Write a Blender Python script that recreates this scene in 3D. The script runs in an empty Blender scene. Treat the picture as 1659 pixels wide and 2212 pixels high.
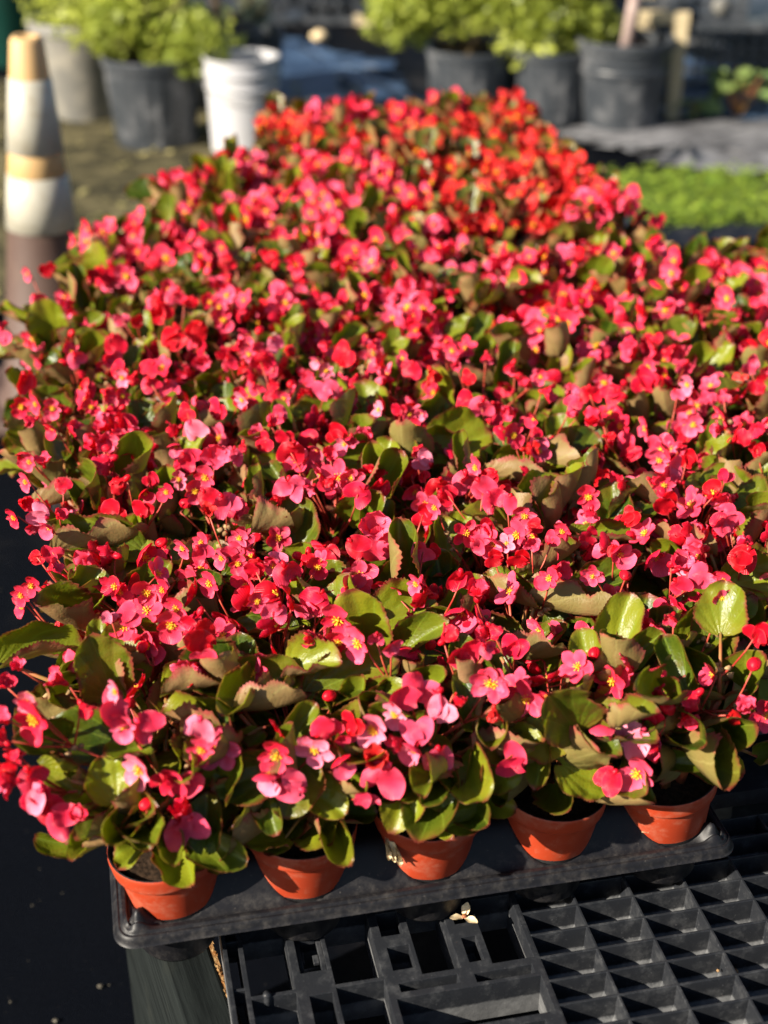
import bpy, math, random
import numpy as np
from mathutils import Vector, Matrix, Euler

# ---------------------------------------------------------------- camera, sky, sun
sc = bpy.context.scene
COL = sc.collection
R = math.radians
CAMH = 1.5; PITCH = R(29.0); FPX = 3065.0; CXP, CYP = 829.5, 1106.0   # photo measured at 1659 x 2212
cam = bpy.data.cameras.new('camera'); camo = bpy.data.objects.new('camera', cam); COL.objects.link(camo)
camo.location = (0, 0, CAMH); camo.rotation_euler = (math.pi/2 - PITCH, 0, 0)
cam.sensor_fit = 'HORIZONTAL'; cam.sensor_width = 36.0; cam.lens = FPX/1659*36.0
cam.clip_start = 0.05; cam.clip_end = 400
cam.dof.use_dof = True; cam.dof.focus_distance = 1.42; cam.dof.aperture_fstop = 4.3
sc.camera = camo
SUN_EL = R(30); SUN_H = (-0.84, -0.5426)
to_sun = Vector((SUN_H[0]*math.cos(SUN_EL), SUN_H[1]*math.cos(SUN_EL), math.sin(SUN_EL))).normalized()
w = bpy.data.worlds.new('World'); sc.world = w; w.use_nodes = True
nt = w.node_tree; bg = nt.nodes['Background']; sky = nt.nodes.new('ShaderNodeTexSky')
sky.sky_type = 'NISHITA'; sky.sun_disc = False; sky.sun_elevation = SUN_EL
sky.sun_rotation = math.atan2(SUN_H[0], SUN_H[1])
nt.links.new(sky.outputs[0], bg.inputs[0]); bg.inputs[1].default_value = 0.05
sl = bpy.data.lights.new('sun', 'SUN'); slo = bpy.data.objects.new('sun', sl); COL.objects.link(slo)
sl.energy = 5.0; sl.angle = R(0.5); sl.color = (1.0, 0.91, 0.77)
slo.rotation_euler = to_sun.to_track_quat('Z', 'Y').to_euler(); slo.location = (-3, -2, 5)
sc.view_settings.view_transform = 'Standard'; sc.view_settings.look = 'None'
sc.view_settings.exposure = 1.3; sc.view_settings.gamma = 1.0
sc.render.engine = 'CYCLES'
sc.cycles.use_denoising = True
sc.cycles.max_bounces = 6; sc.cycles.transmission_bounces = 4; sc.cycles.diffuse_bounces = 3

rng = random.Random(7)

# ---------------------------------------------------------------- helpers
def setp(o, label=None, cat=None, group=None, kind=None):
    if label: o['label'] = label
    if cat: o['category'] = cat
    if group: o['group'] = group
    if kind: o['kind'] = kind
    return o
def empty(name, loc, rz=0.0):
    o = bpy.data.objects.new(name, None); COL.objects.link(o); o.location = loc; o.rotation_euler = (0, 0, rz)
    o.empty_display_size = 0.02
    return o
class MB:
    """collects faces of one part"""
    def __init__(s): s.v = []; s.f = []; s.m = []; s.a = []; s.attr = False
    def add(s, vs, fs, mi=0, at=None):
        k = len(s.v); s.v.extend([tuple(p) for p in vs]); s.f.extend([tuple(i+k for i in f) for f in fs]); s.m.extend([mi]*len(fs))
        if at is not None: s.attr = True; s.a.extend(at)
        else: s.a.extend([(0, 0.5, 0, 0.5)]*len(vs))
    def box(s, c, d, rz=0, mi=0, rot=None):
        M = Matrix.Rotation(rz, 3, 'Z') if rot is None else rot
        vs = [Vector(c) + M @ Vector((x*d[0]/2, y*d[1]/2, z*d[2]/2)) for x in (-1, 1) for y in (-1, 1) for z in (-1, 1)]
        s.add(vs, [(0,1,3,2),(4,6,7,5),(0,4,5,1),(2,3,7,6),(0,2,6,4),(1,5,7,3)], mi)
    def lathe(s, prof, n=32, c=(0,0,0), mi=0, closed=False, squash=None):
        vs = []
        for (r, z) in prof:
            for i in range(n):
                a = 2*math.pi*i/n; vs.append((c[0]+r*math.cos(a), c[1]+r*math.sin(a), c[2]+z))
        fs = [(j*n+i, j*n+(i+1) % n, (j+1)*n+(i+1) % n, (j+1)*n+i) for j in range(len(prof)-1) for i in range(n)]
        s.add(vs, fs, mi)
    def tube(s, pts, rs, n=6, mi=0):
        pts = [Vector(p) for p in pts]; vs = []
        if not isinstance(rs, (list, tuple)): rs = [rs]*len(pts)
        for k, p in enumerate(pts):
            t = (pts[min(k+1, len(pts)-1)] - pts[max(k-1, 0)])
            if t.length < 1e-9: t = Vector((0, 0, 1))
            t.normalize(); a = t.orthogonal().normalized()
            if k and a.dot(pa) < 0.999:
                a = (pa - t*pa.dot(t)); a = a.normalized() if a.length > 1e-6 else t.orthogonal().normalized()
            pa = a; b = t.cross(a)
            for i in range(n):
                an = 2*math.pi*i/n; vs.append(p + (a*math.cos(an) + b*math.sin(an))*rs[k])
        fs = [(j*n+i, j*n+(i+1) % n, (j+1)*n+(i+1) % n, (j+1)*n+i) for j in range(len(pts)-1) for i in range(n)]
        fs.append(tuple(range(n))[::-1]); fs.append(tuple((len(pts)-1)*n+i for i in range(n)))
        s.add(vs, fs, mi)
    def blob(s, c, r, mi=0, n=8, m=5, jit=0.0, rr=None, rot=None):
        rr = rr or rng; vs = []; r = Vector(r) if not isinstance(r, (int, float)) else Vector((r, r, r))
        for j in range(m+1):
            th = math.pi*j/m
            for i in range(n):
                a = 2*math.pi*i/n; q = 1+rr.uniform(-jit, jit) if 0 < j < m else 1
                p = Vector((r.x*math.sin(th)*math.cos(a)*q, r.y*math.sin(th)*math.sin(a)*q, r.z*math.cos(th)*q))
                if rot is not None: p = rot @ p
                vs.append(Vector(c)+p)
        fs = [(j*n+i, (j+1)*n+i, (j+1)*n+(i+1) % n, j*n+(i+1) % n) for j in range(m) for i in range(n)]
        s.add(vs, fs, mi)
    def mesh(s, name, mats, smooth=True):
        me = bpy.data.meshes.new(name); me.from_pydata(s.v, [], s.f)
        for m in mats: me.materials.append(m)
        me.polygons.foreach_set('material_index', s.m)
        me.polygons.foreach_set('use_smooth', [smooth]*len(s.f))
        if s.attr:
            at = me.attributes.new('lf', 'FLOAT_COLOR', 'POINT')
            at.data.foreach_set('color', np.array(s.a, dtype=np.float32).ravel())
        me.update(); return me
    def build(s, name, mats, parent=None, smooth=True, loc=None):
        if not isinstance(mats, (list, tuple)): mats = [mats]
        return link(name, s.mesh(name, mats, smooth), parent, loc)
def link(name, me, parent=None, loc=None):
    o = bpy.data.objects.new(name, me); COL.objects.link(o)
    if parent is not None: o.parent = parent
    if loc is not None: o.location = loc
    return o
def bevel(o, wdt, seg=2, ang=35):
    m = o.modifiers.new('bevel', 'BEVEL'); m.width = wdt; m.segments = seg; m.limit_method = 'ANGLE'; m.angle_limit = R(ang)
    return o
def autosmooth(o, ang=40):
    me = o.data
    try: me.set_sharp_from_angle(angle=R(ang))
    except Exception: pass
    return o

# ---------------------------------------------------------------- materials
class NT:
    def __init__(s, name):
        s.m = bpy.data.materials.new(name); s.m.use_nodes = True; s.t = s.m.node_tree; s.t.nodes.clear()
        s.out = s.n('ShaderNodeOutputMaterial')
    def n(s, ty, **kw):
        x = s.t.nodes.new(ty)
        for k, v in kw.items(): setattr(x, k, v)
        return x
    def l(s, a, b): s.t.links.new(a, b)
    def val(s, sock, v):
        if hasattr(v, 'is_linked') or hasattr(v, 'links'): s.l(v, sock)
        else: sock.default_value = v
    def math(s, op, a, b=0.0, c=0.0, clamp=False):
        x = s.n('ShaderNodeMath', operation=op, use_clamp=clamp); s.val(x.inputs[0], a); s.val(x.inputs[1], b)
        if op in ('MULTIPLY_ADD', 'SMOOTH_MIN', 'PINGPONG', 'WRAP'): s.val(x.inputs[2], c)
        return x.outputs[0]
    def mix(s, f, a, b):
        x = s.n('ShaderNodeMix', data_type='RGBA'); s.val(x.inputs[0], f)
        s.val(x.inputs[6], a if not isinstance(a, tuple) else (*a[:3], 1)); s.val(x.inputs[7], b if not isinstance(b, tuple) else (*b[:3], 1))
        return x.outputs[2]
    def noise(s, scale, detail=4, rough=0.55, coord='Object', vec=None):
        x = s.n('ShaderNodeTexNoise'); x.inputs['Scale'].default_value = scale; x.inputs['Detail'].default_value = detail; x.inputs['Roughness'].default_value = rough
        if vec is None: vec = s.n('ShaderNodeTexCoord').outputs[coord]
        s.l(vec, x.inputs['Vector']); return x.outputs['Fac']
    def ramp(s, f, lo, hi):
        x = s.n('ShaderNodeMapRange', interpolation_type='SMOOTHSTEP'); s.val(x.inputs[0], f); x.inputs[1].default_value = lo; x.inputs[2].default_value = hi
        return x.outputs[0]
    def bump(s, h, strength=0.3, dist=0.001):
        x = s.n('ShaderNodeBump'); x.inputs['Strength'].default_value = strength; x.inputs['Distance'].default_value = dist; s.l(h, x.inputs['Height']); return x.outputs[0]
    def pbr(s, col, rough=0.5, spec=0.5, normal=None, coat=0.0, sub=0.0):
        p = s.n('ShaderNodeBsdfPrincipled')
        s.val(p.inputs['Base Color'], (*col, 1) if isinstance(col, tuple) else col)
        s.val(p.inputs['Roughness'], rough); s.val(p.inputs['Specular IOR Level'], spec)
        if normal is not None: s.l(normal, p.inputs['Normal'])
        if coat: p.inputs['Coat Weight'].default_value = coat
        return p.outputs[0]
    def done(s, sh): s.l(sh, s.out.inputs[0]); return s.m

def plastic(name, base, dust=(0.25, 0.24, 0.22), rough=0.45, amount=0.5, scale=30, bumpd=0.0006, spec=0.5):
    t = NT(name); n1 = t.noise(scale, 6, 0.7); n2 = t.noise(scale*6, 3, 0.6); n3 = t.noise(scale*0.25, 2)
    f = t.math('MULTIPLY', t.ramp(n1, 0.45, 0.8), amount); f = t.math('ADD', f, t.math('MULTIPLY', t.ramp(n2, 0.62, 0.72), amount*0.35), clamp=True)
    f = t.math('MULTIPLY', f, t.math('ADD', n3, 0.45), clamp=True)
    c = t.mix(f, base, dust)
    r = t.math('ADD', t.math('MULTIPLY', n1, 0.25), rough-0.1)
    return t.done(t.pbr(c, r, spec, t.bump(n1, 0.25, bumpd)))

def simple(name, c1, c2, scale=20, rough=0.6, spec=0.4, bumpd=0.001, bs=0.4):
    t = NT(name); n1 = t.noise(scale, 6, 0.65)
    return t.done(t.pbr(t.mix(t.ramp(n1, 0.35, 0.68), c1, c2), rough, spec, t.bump(n1, bs, bumpd)))

def leafmat(name, base, base2, edge, vein, trans, rough, spec, tw):
    t = NT(name); at = t.n('ShaderNodeAttribute', attribute_name='lf'); sep = t.n('ShaderNodeSeparateColor'); t.l(at.outputs['Color'], sep.inputs[0])
    e, rnd, an = sep.outputs[0], sep.outputs[1], sep.outputs[2]
    n1 = t.noise(70, 4, 0.6); n2 = t.noise(18, 3, 0.5)
    pp = t.n('ShaderNodeMath', operation='PINGPONG'); t.l(an, pp.inputs[0]); pp.inputs[1].default_value = 0.5
    vm = t.math('SUBTRACT', 1.0, t.ramp(pp.outputs[0], 0.0, 0.085))
    broad = t.ramp(pp.outputs[0], 0.0, 0.5)
    c = t.mix(t.math('ADD', t.math('MULTIPLY', rnd, 0.75), t.math('MULTIPLY', t.math('SUBTRACT', n2, 0.5), 1.2), clamp=True), base, base2)
    c = t.mix(t.math('MULTIPLY', vm, 0.55), c, vein)
    vo = t.n('ShaderNodeTexVoronoi', feature='DISTANCE_TO_EDGE'); vo.inputs['Scale'].default_value = 260; t.l(t.n('ShaderNodeTexCoord').outputs['Object'], vo.inputs['Vector'])
    fine = t.ramp(vo.outputs['Distance'], 0.0, 0.22)
    c = t.mix(t.math('MULTIPLY', t.math('SUBTRACT', 1.0, fine), 0.12), c, vein)
    c = t.mix(t.math('MULTIPLY', t.ramp(t.math('ADD', n2, t.math('MULTIPLY', e, .15)), 0.55, 0.8), 0.40), c, (0.20, 0.11, 0.02))
    c = t.mix(t.math('MULTIPLY', t.ramp(n1, 0.55, 0.8), 0.25), c, edge)
    ed = t.ramp(t.math('ADD', e, t.math('MULTIPLY', t.math('SUBTRACT', n1, 0.5), 0.45)), 0.80, 1.03)
    c = t.mix(ed, c, edge)
    spots = t.ramp(t.noise(160, 2, 0.5), 0.73, 0.78)
    c = t.mix(t.math('MULTIPLY', spots, 0.5), c, (0.12, 0.05, 0.02))
    h = t.math('ADD', t.math('MULTIPLY', broad, 0.45), t.math('ADD', t.math('MULTIPLY', n1, 1.0), t.math('ADD', t.math('MULTIPLY', t.noise(32, 3, .5), 2.0), t.math('MULTIPLY', fine, .14))))
    nrm = t.bump(h, 0.6, 0.0013)
    p = t.pbr(c, t.math('ADD', rough, t.math('MULTIPLY', t.math('SUBTRACT', n1, 0.5), 0.3)), spec, nrm)
    tr = t.n('ShaderNodeBsdfTranslucent'); t.l(t.mix(ed, trans, (0.35, 0.08, 0.03)), tr.inputs[0])
    ms = t.n('ShaderNodeMixShader'); ms.inputs[0].default_value = tw; t.l(p, ms.inputs[1]); t.l(tr.outputs[0], ms.inputs[2])
    return t.done(ms.outputs[0])

def petalmat(name, c1, c2, cbase, trans, tw=0.4, rough=0.45):
    t = NT(name); at = t.n('ShaderNodeAttribute', attribute_name='lf'); sep = t.n('ShaderNodeSeparateColor'); t.l(at.outputs['Color'], sep.inputs[0])
    e, rnd, an = sep.outputs[0], sep.outputs[1], sep.outputs[2]
    oi = t.n('ShaderNodeObjectInfo')
    n1 = t.noise(120, 3, 0.5)
    f = t.math('ADD', t.math('MULTIPLY', oi.outputs['Random'], 0.8), t.math('MULTIPLY', rnd, 0.35), clamp=True)
    c = t.mix(f, c1, c2)
    c = t.mix(t.math('MULTIPLY', t.ramp(e, 0.75, 0.0), 0.55), c, cbase)
    pp = t.n('ShaderNodeMath', operation='PINGPONG'); t.l(t.math('MULTIPLY', an, 2.0), pp.inputs[0]); pp.inputs[1].default_value = 0.5
    c = t.mix(t.math('MULTIPLY', t.ramp(pp.outputs[0], 0.16, 0.0), 0.28), c, cbase)
    c = t.mix(t.math('MULTIPLY', t.ramp(e, 0.85, 1.0), 0.16), c, (0.95, 0.42, 0.46) if c1[2] > .08 else (0.9, 0.2, 0.16))
    n2 = t.noise(55, 4, 0.6)
    c = t.mix(t.math('MULTIPLY', t.ramp(t.math('ADD', n2, t.math('MULTIPLY', e, .12)), 0.72, 0.84), 0.55), c, (0.42, 0.16, 0.07))
    h = t.math('ADD', t.math('MULTIPLY', pp.outputs[0], 1.3), t.math('ADD', n1, t.math('MULTIPLY', n2, 2.0)))
    p = t.pbr(c, rough, 0.35, t.bump(h, 0.6, 0.0010))
    tr = t.n('ShaderNodeBsdfTranslucent'); tr.inputs[0].default_value = (*trans, 1)
    ms = t.n('ShaderNodeMixShader'); ms.inputs[0].default_value = tw; t.l(p, ms.inputs[1]); t.l(tr.outputs[0], ms.inputs[2])
    return t.done(ms.outputs[0])

M = {}
M['leaf_top'] = leafmat('leaf_top', (0.022, 0.048, 0.004), (0.27, 0.285, 0.012), (0.20, 0.035, 0.022), (0.20, 0.28, 0.025), (0.55, 0.66, 0.015), 0.38, 0.38, 0.30)
M['leaf_under'] = leafmat('leaf_under', (0.20, 0.16, 0.045), (0.38, 0.19, 0.11), (0.34, 0.06, 0.05), (0.32, 0.27, 0.09), (0.46, 0.42, 0.06), 0.5, 0.3, 0.26)
M['bronze_top'] = leafmat('bronze_leaf_top', (0.07, 0.09, 0.012), (0.24, 0.17, 0.025), (0.2, 0.03, 0.02), (0.20, 0.22, 0.03), (0.40, 0.32, 0.03), 0.32, 0.5, 0.22)
M['bronze_under'] = leafmat('bronze_leaf_under', (0.26, 0.18, 0.06), (0.36, 0.13, 0.06), (0.30, 0.05, 0.03), (0.30, 0.2, 0.08), (0.42, 0.25, 0.05), 0.5, 0.3, 0.22)
M['pet_in'] = petalmat('petal_inner_pink', (0.95, 0.17, 0.33), (0.90, 0.018, 0.075), (0.86, 0.012, 0.04), (0.95, 0.012, 0.04), 0.28)
M['pet_out'] = petalmat('petal_outer_pink', (0.88, 0.018, 0.09), (0.78, 0.002, 0.010), (0.70, 0.006, 0.018), (0.95, 0.008, 0.022), 0.32)
M['red_in'] = petalmat('petal_inner_red', (0.84, 0.065, 0.06), (0.74, 0.016, 0.018), (0.6, 0.008, 0.01), (0.9, 0.012, 0.012), 0.3)
M['red_out'] = petalmat('petal_outer_red', (0.76, 0.025, 0.026), (0.60, 0.007, 0.009), (0.5, 0.006, 0.008), (0.85, 0.01, 0.01), 0.32)
M['pale_in'] = petalmat('petal_inner_pale', (0.97, 0.36, 0.48), (0.94, 0.20, 0.34), (0.92, 0.12, 0.24), (0.95, 0.05, 0.10), 0.24)
M['pale_out'] = petalmat('petal_outer_pale', (0.94, 0.16, 0.28), (0.86, 0.02, 0.08), (0.86, 0.02, 0.08), (0.95, 0.02, 0.06), 0.3)
M['stamen'] = simple('stamen_yellow', (0.82, 0.42, 0.015), (0.85, 0.58, 0.05), 300, 0.6, 0.3)
M['stalk'] = simple('flower_stalk_red', (0.36, 0.03, 0.02), (0.5, 0.09, 0.05), 90, 0.45, 0.4)
M['twig'] = simple('twig_brown', (0.08, 0.055, 0.03), (0.16, 0.12, 0.06), 60, 0.8, 0.2)
M['stem'] = simple('stem_brown', (0.22, 0.10, 0.03), (0.36, 0.07, 0.035), 60, 0.5, 0.4)
M['petiole'] = simple('petiole_green_red', (0.20, 0.17, 0.04), (0.42, 0.08, 0.04), 50, 0.45, 0.4)
M['dried'] = simple('dried_bloom', (0.20, 0.11, 0.05), (0.42, 0.28, 0.14), 120, 0.8, 0.2)
def potmat():
    t = NT('pot_terracotta_plastic'); n1 = t.noise(45, 6, 0.7); n2 = t.noise(420, 2, 0.5); n3 = t.noise(12, 2)
    c = t.mix(t.ramp(n3, 0.3, 0.7), (0.33, 0.036, 0.011), (0.43, 0.050, 0.014))
    f = t.math('ADD', t.math('MULTIPLY', t.ramp(n1, 0.46, 0.72), 0.4), t.math('MULTIPLY', t.ramp(n2, 0.68, 0.74), 0.4), clamp=True)
    c = t.mix(f, c, (0.44, 0.19, 0.12))
    return t.done(t.pbr(c, t.math('ADD', 0.38, t.math('MULTIPLY', n1, 0.25)), 0.4, t.bump(n1, 0.2, 0.0005)))
M['pot'] = potmat()
M['pot_in'] = plastic('pot_black_lining', (0.012, 0.012, 0.013), amount=0.15, rough=0.5)
M['soil'] = simple('potting_soil', (0.012, 0.008, 0.005), (0.05, 0.03, 0.018), 200, 0.95, 0.1, 0.003, 0.8)
def traymat():
    t = NT('tray_black_plastic'); g = t.n('ShaderNodeTexCoord').outputs['Object']; sx = t.n('ShaderNodeSeparateXYZ'); t.l(g, sx.inputs[0])
    n1 = t.noise(75, 8, 0.75); n2 = t.noise(420, 2, 0.5); n3 = t.noise(14, 3)
    low = t.math('SUBTRACT', 1.0, t.ramp(sx.outputs[2], 0.002, 0.018))     # dirt settles on the flat flange
    f = t.math('MULTIPLY', t.ramp(n1, 0.42, 0.85), t.math('MULTIPLY_ADD', low, 0.26, 0.05))
    f = t.math('MULTIPLY', f, t.math('ADD', n3, 0.5)); f = t.math('ADD', f, t.math('MULTIPLY', t.ramp(n2, 0.70, 0.74), 0.25), clamp=True)
    c = t.mix(f, (0.007, 0.007, 0.009), (0.15, 0.135, 0.12))
    return t.done(t.pbr(c, t.math('ADD', 0.33, t.math('MULTIPLY', n1, 0.3)), 0.3, t.bump(n1, 0.25, 0.0006)))
M['tray'] = traymat()
def palletmat():
    t = NT('pallet_black_plastic'); g = t.n('ShaderNodeTexCoord').outputs['Object']; sx = t.n('ShaderNodeSeparateXYZ'); t.l(g, sx.inputs[0])
    n1 = t.noise(45, 7, 0.72); n2 = t.noise(350, 3, 0.5); n3 = t.noise(160, 4, 0.7)
    low = t.math('SUBTRACT', 1.0, t.ramp(t.math('ADD', sx.outputs[2], t.math('MULTIPLY', t.math('SUBTRACT', n3, 0.5), 0.006)), -0.0252, -0.0215))
    f = t.math('ADD', t.math('MULTIPLY', low, t.math('MULTIPLY_ADD', n1, 0.5, 0.02)), t.math('MULTIPLY', t.ramp(n1, 0.46, 0.80), 0.14), clamp=True)
    f = t.math('ADD', f, t.math('MULTIPLY', t.ramp(n2, 0.66, 0.74), 0.12), clamp=True)
    c = t.mix(f, (0.016, 0.0175, 0.021), (0.34, 0.345, 0.35))
    return t.done(t.pbr(c, t.math('ADD', 0.30, t.math('MULTIPLY', n1, 0.25)), 0.22, t.bump(t.math('ADD', n1, n2), 0.3, 0.0007)))
M['pallet'] = palletmat()

# ---------------------------------------------------------------- bench frame of reference (trays stand a little turned)
YAW = R(12); CU, SU = math.cos(YAW), math.sin(YAW); AX, AY = -0.2375, 0.922
def T(u, v, z=0.0): return Vector((AX + u*CU - v*SU, AY + u*SU + v*CU, z))
def invT(x, y): x -= AX; y -= AY; return x*CU + y*SU, -x*SU + y*CU
def ray(px, py):
    x = (px-CXP)/FPX; y = -(py-CYP)/FPX
    return Vector((x, math.cos(PITCH)+y*math.sin(PITCH), -math.sin(PITCH)+y*math.cos(PITCH)))
def at(px, py, z):
    d = ray(px, py); t = (z-CAMH)/d.z; return Vector((d.x*t, d.y*t, z))
def proj(p):
    z = p[2]-CAMH; dep = p[1]*math.cos(PITCH)-z*math.sin(PITCH); up = p[1]*math.sin(PITCH)+z*math.cos(PITCH)
    return CXP+FPX*p[0]/dep, CYP-FPX*up/dep, dep
TRAY_Z = 0.55; DECK_Z = 0.49; RIM_Z = 0.612; POT_H = 0.098

# ---------------------------------------------------------------- leaf and petal sheets
def sheet(L, W, nu, nv, wf, fold, curl, wav, wf_n, seed, serr=0.0, asym=0.0, heart=0.0, cup=0.0, angk=3.0, rnd=None, z0=0.0):
    """grid along +Y from its base; returns verts (numpy), faces, attributes"""
    r = random.Random(seed); ph = r.uniform(0, 6.28); V = []; A = []; rv = r.random() if rnd is None else rnd
    pl, pr, kl, kr = r.uniform(0, 6.28), r.uniform(0, 6.28), r.uniform(1.2, 2.6), r.uniform(1.2, 2.6); ol = 0.075 if serr > .03 else 0.02
    nt_, ns_ = r.uniform(.25, .9), r.choice((-1, 1)); nd_ = r.uniform(.05, .3) if (serr > .03 and r.random() < .2) else 0; bend = r.uniform(-.14, .14) if serr > .03 else 0
    for j in range(nv+1):
        t = j/nv
        for i in range(nu+1):
            u = -1+2*i/nu; au = abs(u)
            hw = W/2*wf(t)*(1+asym*(1 if u > 0 else -1))*(1+ol*math.sin(6.28*t*(kr if u > 0 else kl)+(pr if u > 0 else pl)))
            if nd_ and u*ns_ > 0: hw *= 1-nd_*au**3*math.exp(-((t-nt_)/.07)**2)
            k = 1.0
            if au > 0.99 and serr: k = 1+serr*(1 if j % 2 else -0.6)*r.uniform(0.4, 1.3)
            x = u*hw*k; y = L*t - heart*L*au**1.6*(1-t)**1.5
            if (j == nv) and serr: y *= 1+serr*r.uniform(-.4, .4)
            phi = fold*min(1.15, (abs(x)/(W/2)))**0.8
            xx = x*math.cos(phi) + bend*L*math.sin(math.pi*t)*.5; zz = abs(x)*math.sin(phi)
            zz += (ol*.35)*L*au*au*math.sin(17*t+pl*(1 if u > 0 else 2))
            if serr > .03:
                aa = math.atan2(x, y+0.12*L)*angk; pg = abs((aa+.5) % 1.0-.5)*2
                zz += .034*L*pg*min(1, math.hypot(x, y)/(.6*L)) + .012*L*au**3*math.sin(t*31+pr)
            zz += curl*L*(t**2) + wav*L*au**2*math.sin(wf_n*2*math.pi*t+ph+(1.3 if u > 0 else 0)) + cup*L*(1-math.cos(math.pi*(t-0.5)))*0.5
            V.append((xx, y, zz+z0))
            e = max(au*(0.72+0.28*wf(t)), (t-0.5)*2*1.0 if t > .5 else 0)
            ang = math.atan2(x, y+0.12*L)*angk
            A.append((min(1, e), rv, ang/1.0+0.0, 0.5))
    F = [(j*(nu+1)+i, j*(nu+1)+i+1, (j+1)*(nu+1)+i+1, (j+1)*(nu+1)+i) for j in range(nv) for i in range(nu)]
    return np.array(V), F, A
def vnorm(V, F):
    Fa = np.array(F); n = np.cross(V[Fa[:, 2]]-V[Fa[:, 0]], V[Fa[:, 3]]-V[Fa[:, 1]]); N = np.zeros_like(V)
    for k in range(4): np.add.at(N, Fa[:, k], n)
    l = np.linalg.norm(N, axis=1, keepdims=True); l[l == 0] = 1
    return N/l
def add_two_sided(mb, V, F, A, M4, th, mi_top, mi_bot):
    Mx = np.array(M4); W = V @ Mx[:3, :3].T + Mx[:3, 3]; N = vnorm(W, F)
    mb.add(W.tolist(), F, mi_top, A)
    mb.add((W-N*th).tolist(), [f[::-1] for f in F], mi_bot, A)
def wleaf(t): return max(0.02, math.sin(math.pi*min(1, max(0, t))**0.80))**0.55
def wpet(t): return max(0.03, math.sin(math.pi*(0.04+0.94*t)**1.25))**0.62
def whrt(t): return max(0.03, math.sin(math.pi*(0.10+0.87*t)**0.9))**0.5
def wnar(t): return max(0.05, math.sin(math.pi*(0.05+0.93*t)**1.1))**0.8
def frame(pos, d, n):
    """matrix with Y along d (midrib) and Z near n"""
    d = Vector(d).normalized(); n = Vector(n); n = n-d*n.dot(d)
    if n.length < 1e-5: n = d.orthogonal()
    n.normalize(); x = d.cross(n)
    m = Matrix(((x.x, d.x, n.x, pos[0]), (x.y, d.y, n.y, pos[1]), (x.z, d.z, n.z, pos[2]), (0, 0, 0, 1)))
    return m
def add_leaf(mb, pos, d, n, L, W, seed, fold=0.7, rnd=None, hi=True):
    r = random.Random(seed)
    V, F, A = sheet(L, W, 14 if hi else 10, 46 if hi else 26, wleaf, fold, r.uniform(-0.12, 0.16), r.uniform(0.015, 0.05), r.uniform(1.2, 2.4), seed,
                    serr=0.042, asym=r.uniform(-.12, .12), heart=r.uniform(0.05, 0.22), cup=r.uniform(-.05, .22), rnd=rnd)
    add_two_sided(mb, V, F, A, frame(pos, d, n), 0.0006, 0, 1)

# ---------------------------------------------------------------- flowers: a few shapes, every bloom an object of its own
def stamens(mb, c, r, n, seed, mi):
    rr = random.Random(seed)
    mb.blob(c+Vector((0, 0, r*.35)), (r*.45, r*.45, r*.5), mi, 6, 4)
    for k in range(n):
        a = k*2.4; q = math.sqrt((k+.5)/n); d = Vector((math.cos(a)*q, math.sin(a)*q, 1.0-0.55*q)).normalized()
        p = c + Vector((d.x*r*.55, d.y*r*.55, d.z*r*.7))
        rot = d.to_track_quat('Z', 'Y').to_matrix()
        mb.blob(p+d*r*.28, (r*.13, r*.13, r*.42*rr.uniform(.8, 1.2)), mi, 5, 4, rot=rot)
def petal(mb, ang, L, W, tilt, kind, seed, cup=0.25, base=0.002, z0=0.0, fold=0.35, wav=0.03):
    """petal leaving the centre at angle ang, raised by tilt"""
    V, F, A = sheet(L, W, 8, 9, wpet if kind == 'big' else wnar, fold, 0.0, wav, 2.2, seed, serr=0.012, cup=cup, heart=0.10 if kind == 'big' else 0, angk=5.0)
    d = Vector((math.cos(ang)*math.cos(tilt), math.sin(ang)*math.cos(tilt), math.sin(tilt)))
    n = Vector((-math.cos(ang)*math.sin(tilt), -math.sin(ang)*math.sin(tilt), math.cos(tilt)))
    pos = (math.cos(ang)*base, math.sin(ang)*base, z0)
    add_two_sided(mb, V, F, A, frame(pos, d, n), 0.00045, 0, 1)
SPLIT = {}
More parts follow.
